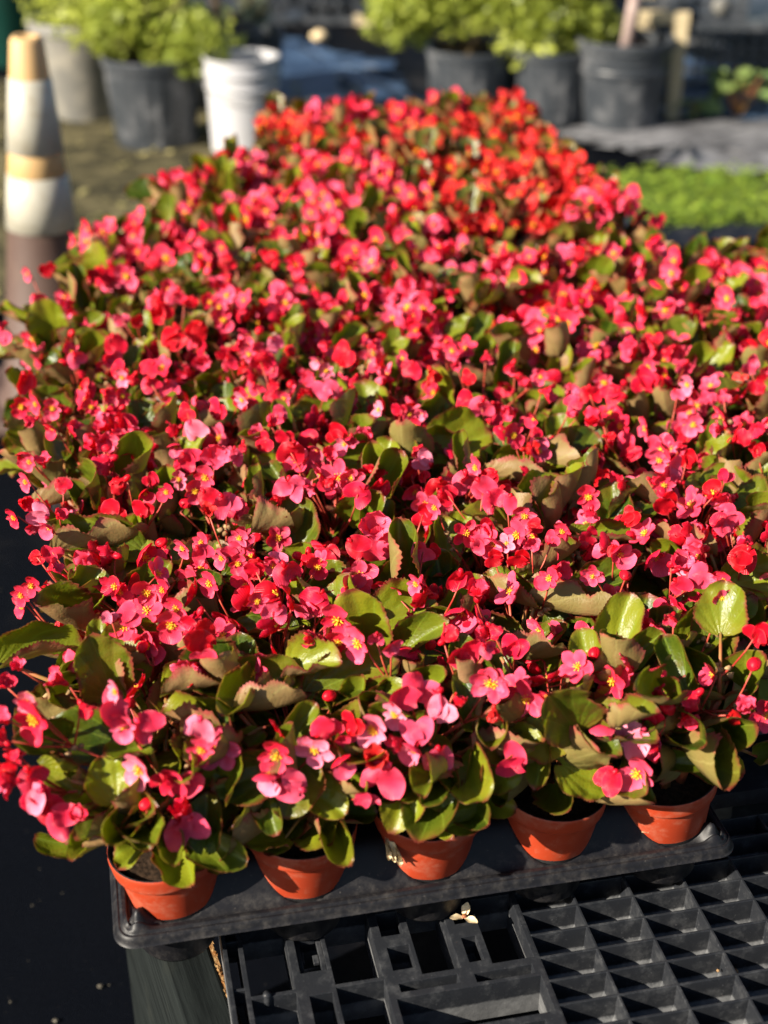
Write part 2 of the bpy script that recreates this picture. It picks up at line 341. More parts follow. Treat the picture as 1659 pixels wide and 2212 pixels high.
def flower_mesh(kind, seed, mi, mo):
    r = random.Random(seed); mb = MB(); U = r.uniform
    if kind == 'open':       # two broad tepals, two narrow ones, yellow stamens
        for k, (a, tl) in enumerate(((90, U(.15, .5)), (270, U(.05, .35)))):
            petal(mb, R(a+U(-8, 8)), U(.021, .0235), U(.026, .030), tl, 'big', seed*9+k, cup=U(.15, .4), z0=0)
        for k, a in enumerate((0, 180)):
            petal(mb, R(a+U(-12, 12)), U(.016, .020), U(.010, .013), U(.15, .5), 'nar', seed*9+4+k, cup=.15, z0=.001)
        stamens(mb, Vector((0, 0, .0015)), .0058, 16, seed, 2)
    elif kind == 'star':     # five tepals
        a0 = U(0, 360)
        for k in range(5):
            petal(mb, R(a0+72*k+U(-6, 6)), U(.016, .020), U(.014, .017), U(.1, .5), 'big', seed*9+k, cup=U(.1, .35), z0=.0006*k)
        stamens(mb, Vector((0, 0, .002)), .0048, 12, seed, 2)
    elif kind == 'half':     # half open cup
        for k, (a, tl) in enumerate(((90, U(.9, 1.15)), (270, U(.3, .6)))):
            petal(mb, R(a+U(-8, 8)), U(.020, .024), U(.025, .029), tl, 'big', seed*9+k, cup=U(.3, .55), z0=0)
        for k, a in enumerate((0, 180)):
            petal(mb, R(a+U(-12, 12)), U(.013, .017), U(.010, .013), U(.6, 1.0), 'nar', seed*9+4+k, cup=.2, z0=.001)
        stamens(mb, Vector((0, 0, .0015)), .0050, 12, seed, 2)
    elif kind == 'heart':    # two tepals pressed together, seen flat as a heart
        sp = U(26, 38)
        for k, a in enumerate((90-sp, 90+sp)):
            V, F, A = sheet(U(.0185, .021), U(.0165, .019), 9, 10, whrt, U(-.45, .5), 0, 0.05, 1.6, seed*9+k, heart=.12, cup=U(.05, .4), angk=6)
            tl = U(-.28, .28); d = (math.cos(R(a))*math.cos(tl), math.sin(R(a))*math.cos(tl), math.sin(tl))
            add_two_sided(mb, V, F, A, frame((0, -.009, .0012*k), d, (U(-.3, .3), U(-.2, .2), 1)), 0.00045, 0 if seed % 2 else 1, 1)
        mb.blob((0, -.0105, 0), (.0028, .004, .0028), 1, 8, 5)
    elif kind == 'pend':     # loose hanging bloom seen from its back and side
        n = 4
        for k in range(n):
            petal(mb, R(90*k+U(-20, 20)), U(.018, .024), U(.014, .022), U(.7, 1.2), 'big', seed*9+k, cup=U(-.2, .5), z0=0, wav=.11)
        mb.blob((0, 0, -.003), (.004, .004, .006), 1, 8, 5)
    elif kind == 'bud':
        mb.blob((0, 0, 0), (.0062, .0045, .0072), 1, 10, 7)
        mb.blob((0, .0015, .001), (.0050, .0042, .0062), 1, 8, 6)
    me = mb.mesh('flower', [mi, mo, M['stamen']])
    if 2 in mb.m:            # the same bloom as petals plus a separate stamen cluster
        a, b = MB(), MB()
        for tgt, want in ((a, False), (b, True)):
            ix = {}; 
            for f, m_ in zip(mb.f, mb.m):
                if (m_ == 2) != want: continue
                g_ = []
                for q in f:
                    if q not in ix: ix[q] = len(tgt.v); tgt.v.append(mb.v[q]); tgt.a.append(mb.a[q])
                    g_.append(ix[q])
                tgt.f.append(tuple(g_)); tgt.m.append(0 if want else m_)
            tgt.attr = True
        SPLIT[me.name] = (a.mesh('petals', [mi, mo]), b.mesh('stamens', [M['stamen']]))
    return me
def flower_set(mi, mo, s0):
    return {k: [flower_mesh(k, s0+i*13+j, mi, mo) for i in range(n)] for j, (k, n) in enumerate((('open', 6), ('star', 3), ('half', 5), ('heart', 6), ('pend', 5), ('bud', 2)))}
FLW = {'pink': flower_set(M['pet_in'], M['pet_out'], 11), 'red': flower_set(M['red_in'], M['red_out'], 411), 'pale': flower_set(M['pale_in'], M['pale_out'], 811)}

# ---------------------------------------------------------------- begonia prototypes
def pot_mesh():
    mb = MB(); H = POT_H
    mb.lathe([(.0, 0.001), (.036, .001), (.0375, .003), (.0472, H-.020), (.0474, H-.0185), (.0508, H-.0165), (.0511, H-.015), (.0522, H-.003), (.0520, H-.001), (.0514, H)], 48, mi=0)
    mb.lathe([(.0514, H), (.0500, H+.0003), (.0488, H-.002), (.0455, H-.03), (.040, .02)], 48, mi=1)
    return mb.mesh('pot', [M['pot'], M['pot_in']])
POTM = pot_mesh()
def soil_mesh():
    mb = MB(); r = random.Random(3); n = 24; vs = [(0, 0, .004)]
    for q in (0.4, .75, 1.0):
        for i in range(n): a = 2*math.pi*i/n; vs.append((.0465*q*math.cos(a), .0465*q*math.sin(a), r.uniform(-.002, .003) if q < 1 else -.001))
    fs = [(0, 1+i, 1+(i+1) % n) for i in range(n)] + [(1+k*n+i, 1+(k+1)*n+i, 1+(k+1)*n+(i+1) % n, 1+k*n+(i+1) % n) for k in (0, 1) for i in range(n)]
    mb.add(vs, fs); return mb.mesh('soil', [M['soil']])
SOILM = soil_mesh()
def proto(seed, bronze=False, sparse=1.0, frontrow=False):
    """stems, foliage, stalks meshes (origin at soil level) plus the points where blooms sit"""
    r = random.Random(seed); st = MB(); fo = MB(); fs = MB(); pts = []
    nst = r.randint(5, 6); stems = []
    for k in range(nst):
        a = 2*math.pi*k/nst + r.uniform(-.4, .4); out = r.uniform(.03, .062); h = r.uniform(.062, .104)
        p0 = Vector((math.cos(a)*.012, math.sin(a)*.012, -.004)); p3 = Vector((math.cos(a)*out, math.sin(a)*out, h))
        path = [p0, p0.lerp(p3, .33)+Vector((0, 0, .012)), p0.lerp(p3, .66)+Vector((0, 0, .012)), p3]
        st.tube(path, [.0052, .0046, .0038, .0028], 7); stems.append((path, a))
    nl = int(r.randint(27, 32)*sparse)
    for k in range(nl):
        path, a = stems[k % nst]; q = r.uniform(.25 if frontrow else .15, 1.0) if k >= nst else 1.0
        idx = min(2, int(q*3)); b = path[idx].lerp(path[idx+1], q*3-idx)
        az = a + r.gauss(0, 1.1); rad = r.uniform(.018, .045); rise = r.uniform(.0, .026)*(.4+q)
        if q < .45: rise = r.uniform(-.01, .015); rad = r.uniform(.035, .055)
        tip = b + Vector((math.cos(az)*rad, math.sin(az)*rad, rise))
        if frontrow and q < .55: tip.z = max(tip.z, .020)
        fo_d = Vector((math.cos(az+r.gauss(0, .4)), math.sin(az+r.gauss(0, .4)), r.uniform(-.15, .9) if q > .45 else (r.uniform(-.35, .45) if frontrow else r.uniform(-.9, .3))))
        nrm = Vector((r.gauss(0, .35)-math.cos(az)*.5, r.gauss(0, .35)-math.sin(az)*.5, 1.0))
        if r.random() < .25: nrm = Vector((r.gauss(0, .8), r.gauss(0, .8), .7))
        nrm += Vector((to_sun.x, to_sun.y, 0))*r.uniform(.2, 1.1)
        if q > .6 and r.random() < .30:      # tall upright leaves standing among the blooms
            tip.z += r.uniform(.0, .016); fo_d = Vector((math.cos(az)*.5+r.gauss(0, .3), math.sin(az)*.5+r.gauss(0, .3), r.uniform(.7, 1.4))); nrm = Vector((-math.cos(az), -math.sin(az), .5))+Vector((r.gauss(-.7, .5), r.gauss(-.8, .5), .3))
        L = r.uniform(.042, .062)*(1.0 if q > .3 else 1.08); W = L*r.uniform(.92, 1.18)
        fo.tube([b, b.lerp(tip, .5)+Vector((0, 0, .004)), tip+Vector((0, 0, -.0005))], [.0021, .0018, .0014], 5, 2)
        fo.v = fo.v
        add_leaf(fo, tip, fo_d, nrm, L, W, seed*1000+k, fold=r.choice((.5, .8, 1.0, 1.25, 1.4)), hi=False)
    if frontrow:      # a skirt of low leaves lying round the pot rim
        for k in range(7):
            az = 2*math.pi*k/7+r.uniform(-.25, .25); tip = Vector((math.cos(az)*r.uniform(.022, .036), math.sin(az)*r.uniform(.022, .036), r.uniform(.022, .042)))
            fo.tube([Vector((0, 0, .004)), tip*.5+Vector((0, 0, .008)), tip], [.0021, .0018, .0014], 5, 2)
            L = r.uniform(.040, .058)
            add_leaf(fo, tip, Vector((math.cos(az), math.sin(az), r.uniform(-.25, .5))), Vector((r.gauss(0, .3)+to_sun.x*.7, r.gauss(0, .3)+to_sun.y*.9, .8)), L, L*r.uniform(.9, 1.15), seed*1000+500+k, fold=r.choice((.4, .8, 1.1)), hi=False)
    ncl = r.randint(7, 9)
    for c in range(ncl):
        a = 2.399*c + r.uniform(-.3, .3); q = math.sqrt((c+.6)/ncl); rad = .075*q
        hz = .150 - .036*q**2 + r.uniform(-.016, .018)
        cc = Vector((math.cos(a)*rad, math.sin(a)*rad, hz)); b = stems[c % nst][0][3]
        fs.tube([b-Vector((0, 0, .01)), b.lerp(cc, .5)+Vector((0, 0, .006)), cc], [.0016, .0013, .0011], 5)
        for k in range(r.choice((3, 4, 5, 6))):
            off = Vector((r.gauss(0, .0145), r.gauss(0, .0145), r.uniform(-.014, .012))); p = cc+off
            fs.tube([cc-Vector((0, 0, .002)), cc.lerp(p, .5)-Vector((0, 0, .003)), p-Vector((0, 0, .0035))], [.0009, .0008, .0007], 4)
            pts.append((p, Vector((math.cos(a)*q, math.sin(a)*q, 0)), c, cc))
        if r.random() < .3:
            for k in range(4): fs.blob(cc+Vector((r.gauss(0, .006), r.gauss(0, .006), -.006)), (.004, .003, .004), 1, 6, 4, .35, r)
    a, b = ('bronze_top', 'bronze_under') if bronze else ('leaf_top', 'leaf_under')
    return dict(stem=st.mesh('stems', [M['stem']]), fol=fo.mesh('foliage', [M[a], M[b], M['petiole']]), stalk=fs.mesh('flower_stalks', [M['stalk'], M['dried']]), pts=pts)
PROT = [proto(100+i) for i in range(20)]
PFRO = [proto(200+i, False, 1.15, True) for i in range(5)]
PRED = [proto(300+i, True, 0.85) for i in range(5)]

# ---------------------------------------------------------------- trays
TL, TW = 0.592, 0.366
POTS_UV = [(0.054+0.121*i, 0.056+0.1215*j) for j in range(3) for i in range(5)]
def tray_mesh():
    def axis(L, n): e = np.arange(-.004, .0141, .0009); return np.concatenate([e, np.linspace(.0155, L-.0155, n), (L-e)[::-1]])
    xs, ys = axis(TL, 220), axis(TW, 136); nx, ny = len(xs), len(ys)
    X, Y = np.meshgrid(xs, ys); d = np.minimum(np.minimum(X, TL-X), np.minimum(Y, TW-Y))
    # rounded outer corners pull the grid border inward
    cr = .018
    def sm(a, b, x): t = np.clip((x-a)/(b-a), 0, 1); return t*t*(3-2*t)
    Z = -.008*(1-sm(-.004, .0005, d)) + .0028*(sm(.0035, .0048, d)-sm(.0095, .011, d)) + .001*(sm(.0005, .0012, d)-sm(.0018, .0026, d))
    web = sm(.010, .050, d)*.036 - .002*sm(.009, .012, d)
    Z = Z + np.where(d > .009, web, 0)
    for (u, v) in POTS_UV:
        r = np.hypot(X-u, Y-v); Z = Z - sm(.0, 1.0, (.0405-r)/.003)*(Z+.05)
    for (u, v, s) in ((.019, .017, 1), (TL-.019, .017, 1), (.019, TW-.017, 1), (TL-.019, TW-.017, 1)):
        Z = Z + .016*np.exp(-(((X-u)**2+(Y-v)**2)/(2*.0062**2)))
    rr = np.random.RandomState(4); Z = Z + .0005*np.sin(X*17+np.sin(Y*11))*np.cos(Y*13+X*7)
    # round the corners
    cxs = np.clip(X, cr, TL-cr); cys = np.clip(Y, cr, TW-cr); dx, dy = X-cxs, Y-cys; corner = (np.abs(dx) > 0) & (np.abs(dy) > 0)
    rad = np.hypot(dx, dy); mx = np.maximum(np.abs(dx), np.abs(dy)); sc_ = np.where(corner & (rad > 0), mx/np.maximum(rad, 1e-9), 1)
    X = np.where(corner, cxs+dx*sc_, X); Y = np.where(corner, cys+dy*sc_, Y)
    V = np.stack([X, Y, Z], -1).reshape(-1, 3)
    F = [(j*nx+i, j*nx+i+1, (j+1)*nx+i+1, (j+1)*nx+i) for j in range(ny-1) for i in range(nx-1)]
    mb = MB(); mb.add(V.tolist(), F)
    return mb.mesh('tray_top', [M['tray']])
def cup_mesh():
    mb = MB()
    for (u, v) in POTS_UV: mb.lathe([(.043, -.004), (.042, -.012), (.037, -.054), (.035, -.0575), (.0, -.0575)], 28, (u, v, 0))
    return mb.mesh('pot_sockets', [M['tray']])
TRM, CUPM = tray_mesh(), cup_mesh()
TRAYS = [(0, 0, 0, 'pink', 'front-left tray with terracotta pots showing along its edge'),
         (-.022, .378, 0, 'pink', 'second tray back in the left column, hidden under begonias'),
         (-.048, .756, 0, 'pink', 'third tray back in the left column, hidden under begonias'),
         (.045, 1.134, 0, 'pink', 'fourth tray back in the left column, hidden under begonias'),
         (.055, 1.512, 0, 'pink', 'fifth tray back, under the pink begonias before the white bucket'),
         (.45, 1.942, 0, 'red', 'farthest tray, under the orange-red begonias nearest the bucket'),
         (1.008, 1.34, 1, 'red', 'crosswise tray of orange-red begonias left of the green seedlings'),
         (.625, .17, 0, 'pink', 'nearest tray of the right column, cut by the right photo edge'),
         (.612, .548, 0, 'pink', 'second tray back in the right column of pink begonias'),
         (.605, .926, 0, 'pink', 'third tray back in the right column, nearest the green seedlings'),
         (1.215, .926, 0, 'pink', 'tray at the far right edge, beyond the right column')]
WHERE = ['in the front-left tray', 'in the second tray up the left side', 'in the third tray up the left side', 'in the fourth tray up the left side', 'in the fifth tray before the bucket', 'in the farthest tray',
         'in the crosswise far tray', 'in the nearest right-hand tray', 'in the second right-hand tray', 'in the third right-hand tray', 'in the tray at the far right edge']
NTH = ['zeroth', 'first', 'second', 'third', 'fourth', 'fifth']
PLANTS = []          # dicts: root, world soil position, list of bloom objects
def place_flower(root, Rz, wp, nrm, up, kind, scale, fam, r, red=None):
    me = r.choice(FLW[fam][kind]); sp = SPLIT.get(me.name) if red else None
    o = link('flower', sp[0] if sp else me, root)
    if sp: link('stamens', sp[1], o)
    q = frame((0, 0, 0), up, nrm).to_3x3()
    # local = inverse(root) * world
    loc = Matrix.Rotation(-Rz, 3, 'Z') @ (Vector(wp)-root.location); rot = Matrix.Rotation(-Rz, 3, 'Z') @ q
    o.location = loc; o.rotation_euler = rot.to_euler(); o.scale = (scale,)*3
    return o
def in_hand(px, py):
    if px < 0 or px > 1659: return False
    return (px < 605 and py > 560) or (px >= 605 and py > 765)
RC = {}
def make_plant(wx, wy, fam, label, group, front=False, tilt=(0, 0), seed=0, tz=0.0):
    r = random.Random(seed); Rz = r.uniform(-.65, .65)     # leaves and blooms lean to the light, so plants turn only a little
    root = empty('potted_begonia', (wx, wy, RIM_Z-POT_H+tz)); root.rotation_euler = (0, 0, Rz)
    setp(root, label, 'potted plant', group)
    pk = link('pot', POTM, root)
    if front: pk.location = (math.sin(-tilt[1])*.05, 0, 0); pk.rotation_euler = (Euler((tilt[0], tilt[1], 0)).to_matrix()).to_euler()
    link('soil', SOILM, root, (0, 0, POT_H-.013))
    P = PFRO[seed % 5] if front else r.choice(PRED if fam == 'red' else PROT); s = r.uniform(.88, .98) if fam == 'red' else r.uniform(.93, 1.08); zb = POT_H-.012
    near = in_hand(*proj((wx, wy, .74))[:2])
    for nm, me in (('stems', P['stem']), ('foliage', P['fol']))+((('flower_stalks', P['stalk']),) if not near else ()):
        o = link(nm, me, root, (0, 0, zb)); o.scale = (s, s, s*r.uniform(.97, 1.05))
    RM = Matrix.Rotation(Rz, 3, 'Z')
    kept = []; ndrop = {c: r.random() < (.12 if fam == 'red' else .10) for c in range(9)}
    for (p, outd, q, cc) in P['pts']:
        wp = root.location + RM @ (p*s + Vector((0, 0, zb))); od = RM @ outd
        px, py, dep = proj(wp); hand = in_hand(px, py)
        if hand and r.random() < (.86 if front else .50): continue
        if not hand and (ndrop[q] or r.random() < .06): continue
        kept.append((p, cc))
        nrm = (od*.5 + Vector((0, 0, .35)) + Vector(to_sun)*.85 + Vector((r.gauss(0, .35), r.gauss(0, .35), r.gauss(0, .25)))).normalized()
        up = Vector((r.gauss(0, .6), r.gauss(0, .6), 1))
        if dep > 2.0: up = Vector((r.gauss(0, .5), r.gauss(0, .5), 1))
        kind = r.choice(('open', 'open', 'star', 'half', 'heart', 'pend')) if not hand else r.choice(('heart', 'pend', 'bud', 'half', 'star', 'star'))
        if kind == 'heart': nrm = Vector((r.gauss(-.3, .5), -.8, r.gauss(.4, .4)))
        place_flower(root, Rz, wp, nrm, up, kind, r.uniform(.82, 1.10), fam, r)
    if near and kept:
        ms = MB()
        for (p, cc) in kept: ms.tube([Vector((0, 0, cc.z-.06)), cc.lerp(p, .4)-Vector((0, 0, .008)), p-Vector((0, 0, .003))], [.0012, .001, .0007], 4)
        o = ms.build('flower_stalks', M['stalk'], root); o.location = (0, 0, zb); o.scale = (s,)*3
    d = dict(root=root, Rz=Rz, x=wx, y=wy, fam=fam); PLANTS.append(d); return d

front_lab = ['leftmost begonia of the front row, red blooms spilling over the dark ground',
             'second begonia from left in front row, pink bloom pair above its pot',
             'middle begonia of the front row, big pale green leaf drooping over its pot',
             'fourth begonia from left in front row, round green leaf over its pot',
             'rightmost begonia of the front row, pink blooms left of its pot rim']
tilts = [(R(-1), R(-7)), (R(1), R(1)), (R(2), R(0)), (R(-1), R(3)), (R(1), R(-5))]
for ti, (tu, tv, turned, fam, tl) in enumerate(TRAYS):
    o = TR = empty('plant_tray', T(tu, tv, TRAY_Z), YAW + (math.pi/2 if turned else 0))
    setp(TR, tl, 'plant tray', 'black trays holding the begonias')
    link('tray_top', TRM, TR); link('pot_sockets', CUPM, TR)
    for k, (pu, pv) in enumerate(POTS_UV):
        i, j = k % 5, k//5
        if turned: u, v = tu-pv, tv+pu
        else: u, v = tu+pu, tv+pv
        p = T(u, v); r = random.Random(5000+ti*40+k)
        if ti in (9, 10) and j == 2: continue          # the rearmost row of these trays stands empty
        if ti == 4 and (i == 0 or (i == 1 and j == 2)): continue      # sockets left empty at its left end
        fam_t = fam; fam = 'pink' if (fam_t == 'red' and r.random() < .1) else ('red' if fam_t == 'pink' and r.random() < .05 and tv > .5 else fam_t)
        if ti == 0 and j == 0: lab = front_lab[i]
        else:
            where = tl.split(',')[0].replace(' with terracotta pots showing along its edge', '').replace(' of orange-red begonias left of the green seedlings', ' by the green seedlings').replace(' of pink begonias', '')
            col = 'orange-red' if fam == 'red' else 'pink'
            row = ['front', 'middle', 'back'][j]; nth = ['first', 'second', 'third', 'fourth', 'fifth'][i]
            lab = f"{col} begonia, {nth} pot, {row} row, {WHERE[ti]}"
        grp = {'pink': 'pink and red flowering begonias in the trays', 'red': 'orange-red flowering begonias in the far trays'}[fam]
        make_plant(p.x+r.uniform(-.002, .002), p.y+r.uniform(-.002, .002), fam, lab, grp, front=(ti == 0 and j == 0), tilt=tilts[i] if (ti == 0 and j == 0) else (0, 0), seed=900+ti*40+k)
        fam = fam_t

# ---------------------------------------------------------------- prominent blooms and leaves of the near rows, set on the crown surface
def crown(v):            # height of the flower crown along the bench depth
    if v < -.055: return .50
    if v < .05: return .58 + .175*math.sin(math.pi/2*(v+.055)/.105)
    return .755
def on_crown(px, py, lift=0.0):
    d = ray(px, py); t = .9
    while t < 3.2:
        p = Vector((0, 0, CAMH)) + d*t; u, v = invT(p.x, p.y)
        if p.z <= crown(v)+lift or v > 1.6: return p
        t += .004
    return p
def nearest(p):
    return min((q for q in PLANTS), key=lambda q: (q['x']-p.x)**2+(q['y']-p.y)**2)
HAND = []
def reg(sx, ox, oy, L):
    for (X, Y, D, k) in L: HAND.append((ox+X*sx, oy+Y*sx, D*sx, k))
O, H, P, B, Q = 'open', 'heart', 'pend', 'bud', 'redpend'
reg(1/3, 0, 1296, [(155,40,130,O),(1110,150,210,O),(1150,45,170,O),(715,110,100,H),(845,95,150,H),(1290,90,180,P),(1290,230,210,H),(120,440,110,P),(400,530,170,Q),(180,650,160,O),(240,760,270,O),(760,590,130,O),(720,700,210,H),(805,800,190,O),(960,830,170,H),(530,680,130,P),(1290,840,170,H),(1310,960,180,O),(915,1090,240,O),(1040,1190,120,H),(1190,1160,210,H),(30,780,140,P),(30,920,140,P),(20,1100,140,H),(100,1170,150,P),(220,1160,170,H),(220,1270,170,H),(20,540,120,P),(60,1010,110,Q),(110,1000,90,P),(265,1340,60,B)])
reg(.5, 0, 1641.7, [(275,265,120,H),(340,240,70,P),(800,300,165,H),(810,235,120,Q),(145,165,110,H),(60,95,110,P),(215,210,100,H)])
reg(1/3, 518.4, 1209.6, [(640,380,240,O),(640,520,180,O),(780,530,240,O),(490,260,160,H),(225,335,140,H),(90,60,120,H),(110,260,140,O),(310,100,170,H),(500,40,150,O),(1150,150,140,O),(980,560,120,H),(1080,830,200,H),(1010,990,170,O),(870,1090,230,O),(740,1050,150,H),(570,1080,180,H),(690,1150,130,H),(490,1210,210,'star'),(640,1290,190,'half'),(240,1250,240,O),(200,1380,210,'half'),(320,1460,180,H),(1040,1170,140,P),(1140,1220,190,'half'),(1280,1290,170,H),(870,1310,190,Q),(930,1420,220,H),(830,1540,130,H),(1230,900,180,H),(1320,960,160,H),(1400,950,100,P),(1320,520,160,Q),(1440,600,200,H),(1620,780,220,'star'),(1430,140,160,H),(1540,240,190,P),(1610,580,110,H),(1620,430,130,P),(500,500,150,P),(880,510,80,H)])
reg(.375, 1036.8, 1209.6, [(95,710,190,'star'),(390,780,120,'half'),(60,400,140,P),(60,520,90,H),(200,490,140,H),(170,1140,160,H),(760,950,210,O),(870,1040,190,H),(980,920,160,H),(1010,1020,180,P),(740,1270,140,H),(910,1220,210,O),(1000,680,140,H),(900,810,150,O),(1000,770,100,P),(1250,770,160,P),(1350,660,150,O),(1540,850,120,P),(1600,420,160,H),(1110,320,100,P),(840,90,60,B),(400,110,140,O),(650,80,110,'star'),(1140,50,180,P),(1260,120,140,H),(1390,120,130,O),(1390,215,110,'star'),(1500,5,110,H),(1180,900,120,P),(1650,860,80,P),(1080,850,90,B),(1440,910,90,Q),(1580,600,80,B),(80,860,90,Q)])
reg(.3646, 0, 518.4, [(170,200,80,O),(280,170,90,H),(750,205,140,O),(550,215,80,H),(640,210,80,H),(230,355,80,H),(720,470,90,H),(810,475,80,H),(420,660,110,O),(460,710,100,H),(680,620,120,H),(640,700,120,P),(730,810,110,O),(720,770,110,H),(900,860,100,H),(160,850,130,H),(125,980,130,O),(220,970,110,O),(310,990,120,O),(210,1060,100,P),(320,1110,120,O),(540,985,100,O),(430,1130,120,P),(620,900,110,P),(720,920,100,O),(1000,880,100,H),(1015,975,130,O),(1110,1020,100,H),(1300,1000,120,H),(1420,920,110,O),(1480,1000,100,H),(140,1270,130,O),(180,1310,110,O),(160,1430,100,O),(130,1550,120,P),(220,1620,120,H),(300,1700,130,O),(190,1700,80,H),(375,1455,90,H),(620,1200,130,P),(660,1300,160,P),(750,1100,130,H),(830,1130,100,P),(1060,1110,110,P),(1045,1215,120,O),(1160,1130,130,H),(1290,1270,160,P),(1380,1280,110,H),(1130,1300,120,H),(1220,1400,150,O),(1060,1410,110,O),(1150,1480,140,O),(1240,1530,120,H),(1340,1570,140,H),(1240,1620,110,Q),(740,1420,150,P),(860,1500,110,O),(990,1490,110,O),(850,1580,120,H),(680,1590,140,H),(890,1420,90,H),(1090,1820,110,O),(1200,1790,120,O),(1200,1860,110,H),(1420,1760,120,O),(1320,1880,90,O),(1370,1830,100,H),(1410,1910,120,O),(1250,2030,150,O),(190,2040,130,O),(130,2100,120,O),(220,1880,80,H),(310,1850,110,H),(300,1950,100,P),(700,2090,150,O),(870,2080,170,O),(970,2070,130,O),(1510,1930,100,H),(1620,1920,120,O),(350,1640,90,P),(1350,330,120,O),(1240,370,100,O),(1320,470,130,O),(1000,290,110,O),(1050,340,110,H),(960,440,120,H),(1030,580,130,H),(1160,540,120,H),(1300,390,100,O),(1410,420,100,P),(1190,90,100,O),(1320,40,100,O),(1350,130,90,H),(1470,620,110,O),(1530,660,110,O),(1560,720,120,H),(1400,640,120,P),(1360,740,80,H),(1100,370,100,P),(90,1640,110,O),(230,1560,110,P),(260,1330,100,P),(880,770,110,H),(800,800,100,P),(860,1180,90,Q),(1040,510,100,P),(20,500,110,P),(20,560,100,H)])
reg(.3437, 518.4, 734.4, [(20,370,110,O),(110,310,90,H),(200,255,60,P),(200,360,90,H),(280,360,80,O),(70,410,90,H),(230,470,110,H),(190,530,90,P),(110,600,130,P),(160,640,110,H),(280,600,110,H),(320,710,150,H),(20,650,80,P),(600,590,130,H),(490,680,120,O),(660,650,140,O),(560,720,130,P),(700,610,100,P),(700,860,130,'star'),(840,830,120,Q),(740,970,150,H),(880,940,130,H),(590,870,110,P),(310,940,160,H),(380,900,130,H),(260,1000,110,P),(460,920,80,P),(490,120,100,O),(540,190,110,O),(540,300,140,H),(700,290,110,P),(730,230,80,P),(660,90,140,H),(1030,110,100,O),(1080,190,110,H),(1200,190,130,Q),(880,440,90,O),(1000,430,90,H),(1060,460,100,O),(1150,450,110,O),(1110,540,90,O),(1110,690,120,P),(1140,750,120,H),(1160,860,70,H),(1440,400,150,H),(1520,430,140,H),(1600,400,90,P),(1490,800,140,O),(1430,900,160,H),(1530,930,140,H),(1600,1010,140,H),(1570,860,100,H),(1240,930,130,H),(1310,980,120,H),(1230,1050,130,O),(1150,1100,130,H),(830,1180,190,P),(850,1290,180,H),(740,1300,140,H),(1060,1200,150,P),(1040,1330,160,H),(1150,1320,130,H),(1210,1330,90,H),(1600,1270,180,O),(1510,1280,110,H),(1590,1370,110,H),(1560,1170,110,P),(230,1410,140,H),(300,1470,160,H),(430,1340,150,P),(520,1390,120,'star'),(1340,60,120,O),(1370,150,90,P),(1440,230,90,H),(20,1230,120,O),(90,1430,120,H),(1300,10,90,O),(1250,60,90,P),(560,20,90,P),(300,60,100,P),(220,30,100,H),(130,140,120,H),(60,80,110,O),(20,160,90,P),(820,40,100,P),(1550,90,90,P)])
reg(.3437, 1088.6, 777.6, [(60,320,140,P),(50,470,150,O),(190,370,110,O),(200,460,70,H),(130,560,120,Q),(430,280,110,H),(450,340,90,P),(600,390,150,P),(590,340,90,O),(640,480,90,P),(630,130,140,O),(540,220,120,H),(670,220,120,H),(910,40,120,O),(870,130,150,H),(970,130,70,P),(1160,150,120,O),(1130,50,100,H),(1090,220,80,H),(1190,400,140,O),(1290,230,90,H),(1380,230,80,H),(1450,500,170,P),(1370,430,110,Q),(1590,560,100,H),(980,620,140,O),(1040,690,160,H),(1000,780,140,O),(1010,890,150,H),(920,750,100,P),(1150,620,110,H),(1110,540,90,P),(530,850,160,O),(550,940,120,P),(130,970,150,O),(90,1100,180,O),(20,1150,100,'star'),(90,1240,130,H),(200,1040,90,H),(170,1150,110,P),(370,1070,120,O),(310,1120,90,H),(620,1170,100,Q),(690,1200,80,H),(560,1350,120,'star'),(760,1355,70,B),(1060,1280,180,Q),(1120,1270,140,O),(1110,1420,120,H),(1240,1230,140,'star'),(1250,1350,150,H),(1390,1380,120,O),(1500,1250,160,H),(290,1370,140,O),(330,1310,140,P),(20,900,120,H),(1540,1150,90,Q),(1400,720,90,H),(1630,100,130,O),(1600,150,120,H),(1540,30,110,H),(250,200,120,P),(160,160,110,Q),(230,100,90,O),(1600,440,110,P),(60,20,110,P)])
BASE = {'open': .044, 'star': .036, 'half': .042, 'heart': .027, 'pend': .036, 'bud': .013}
stalkacc = {}
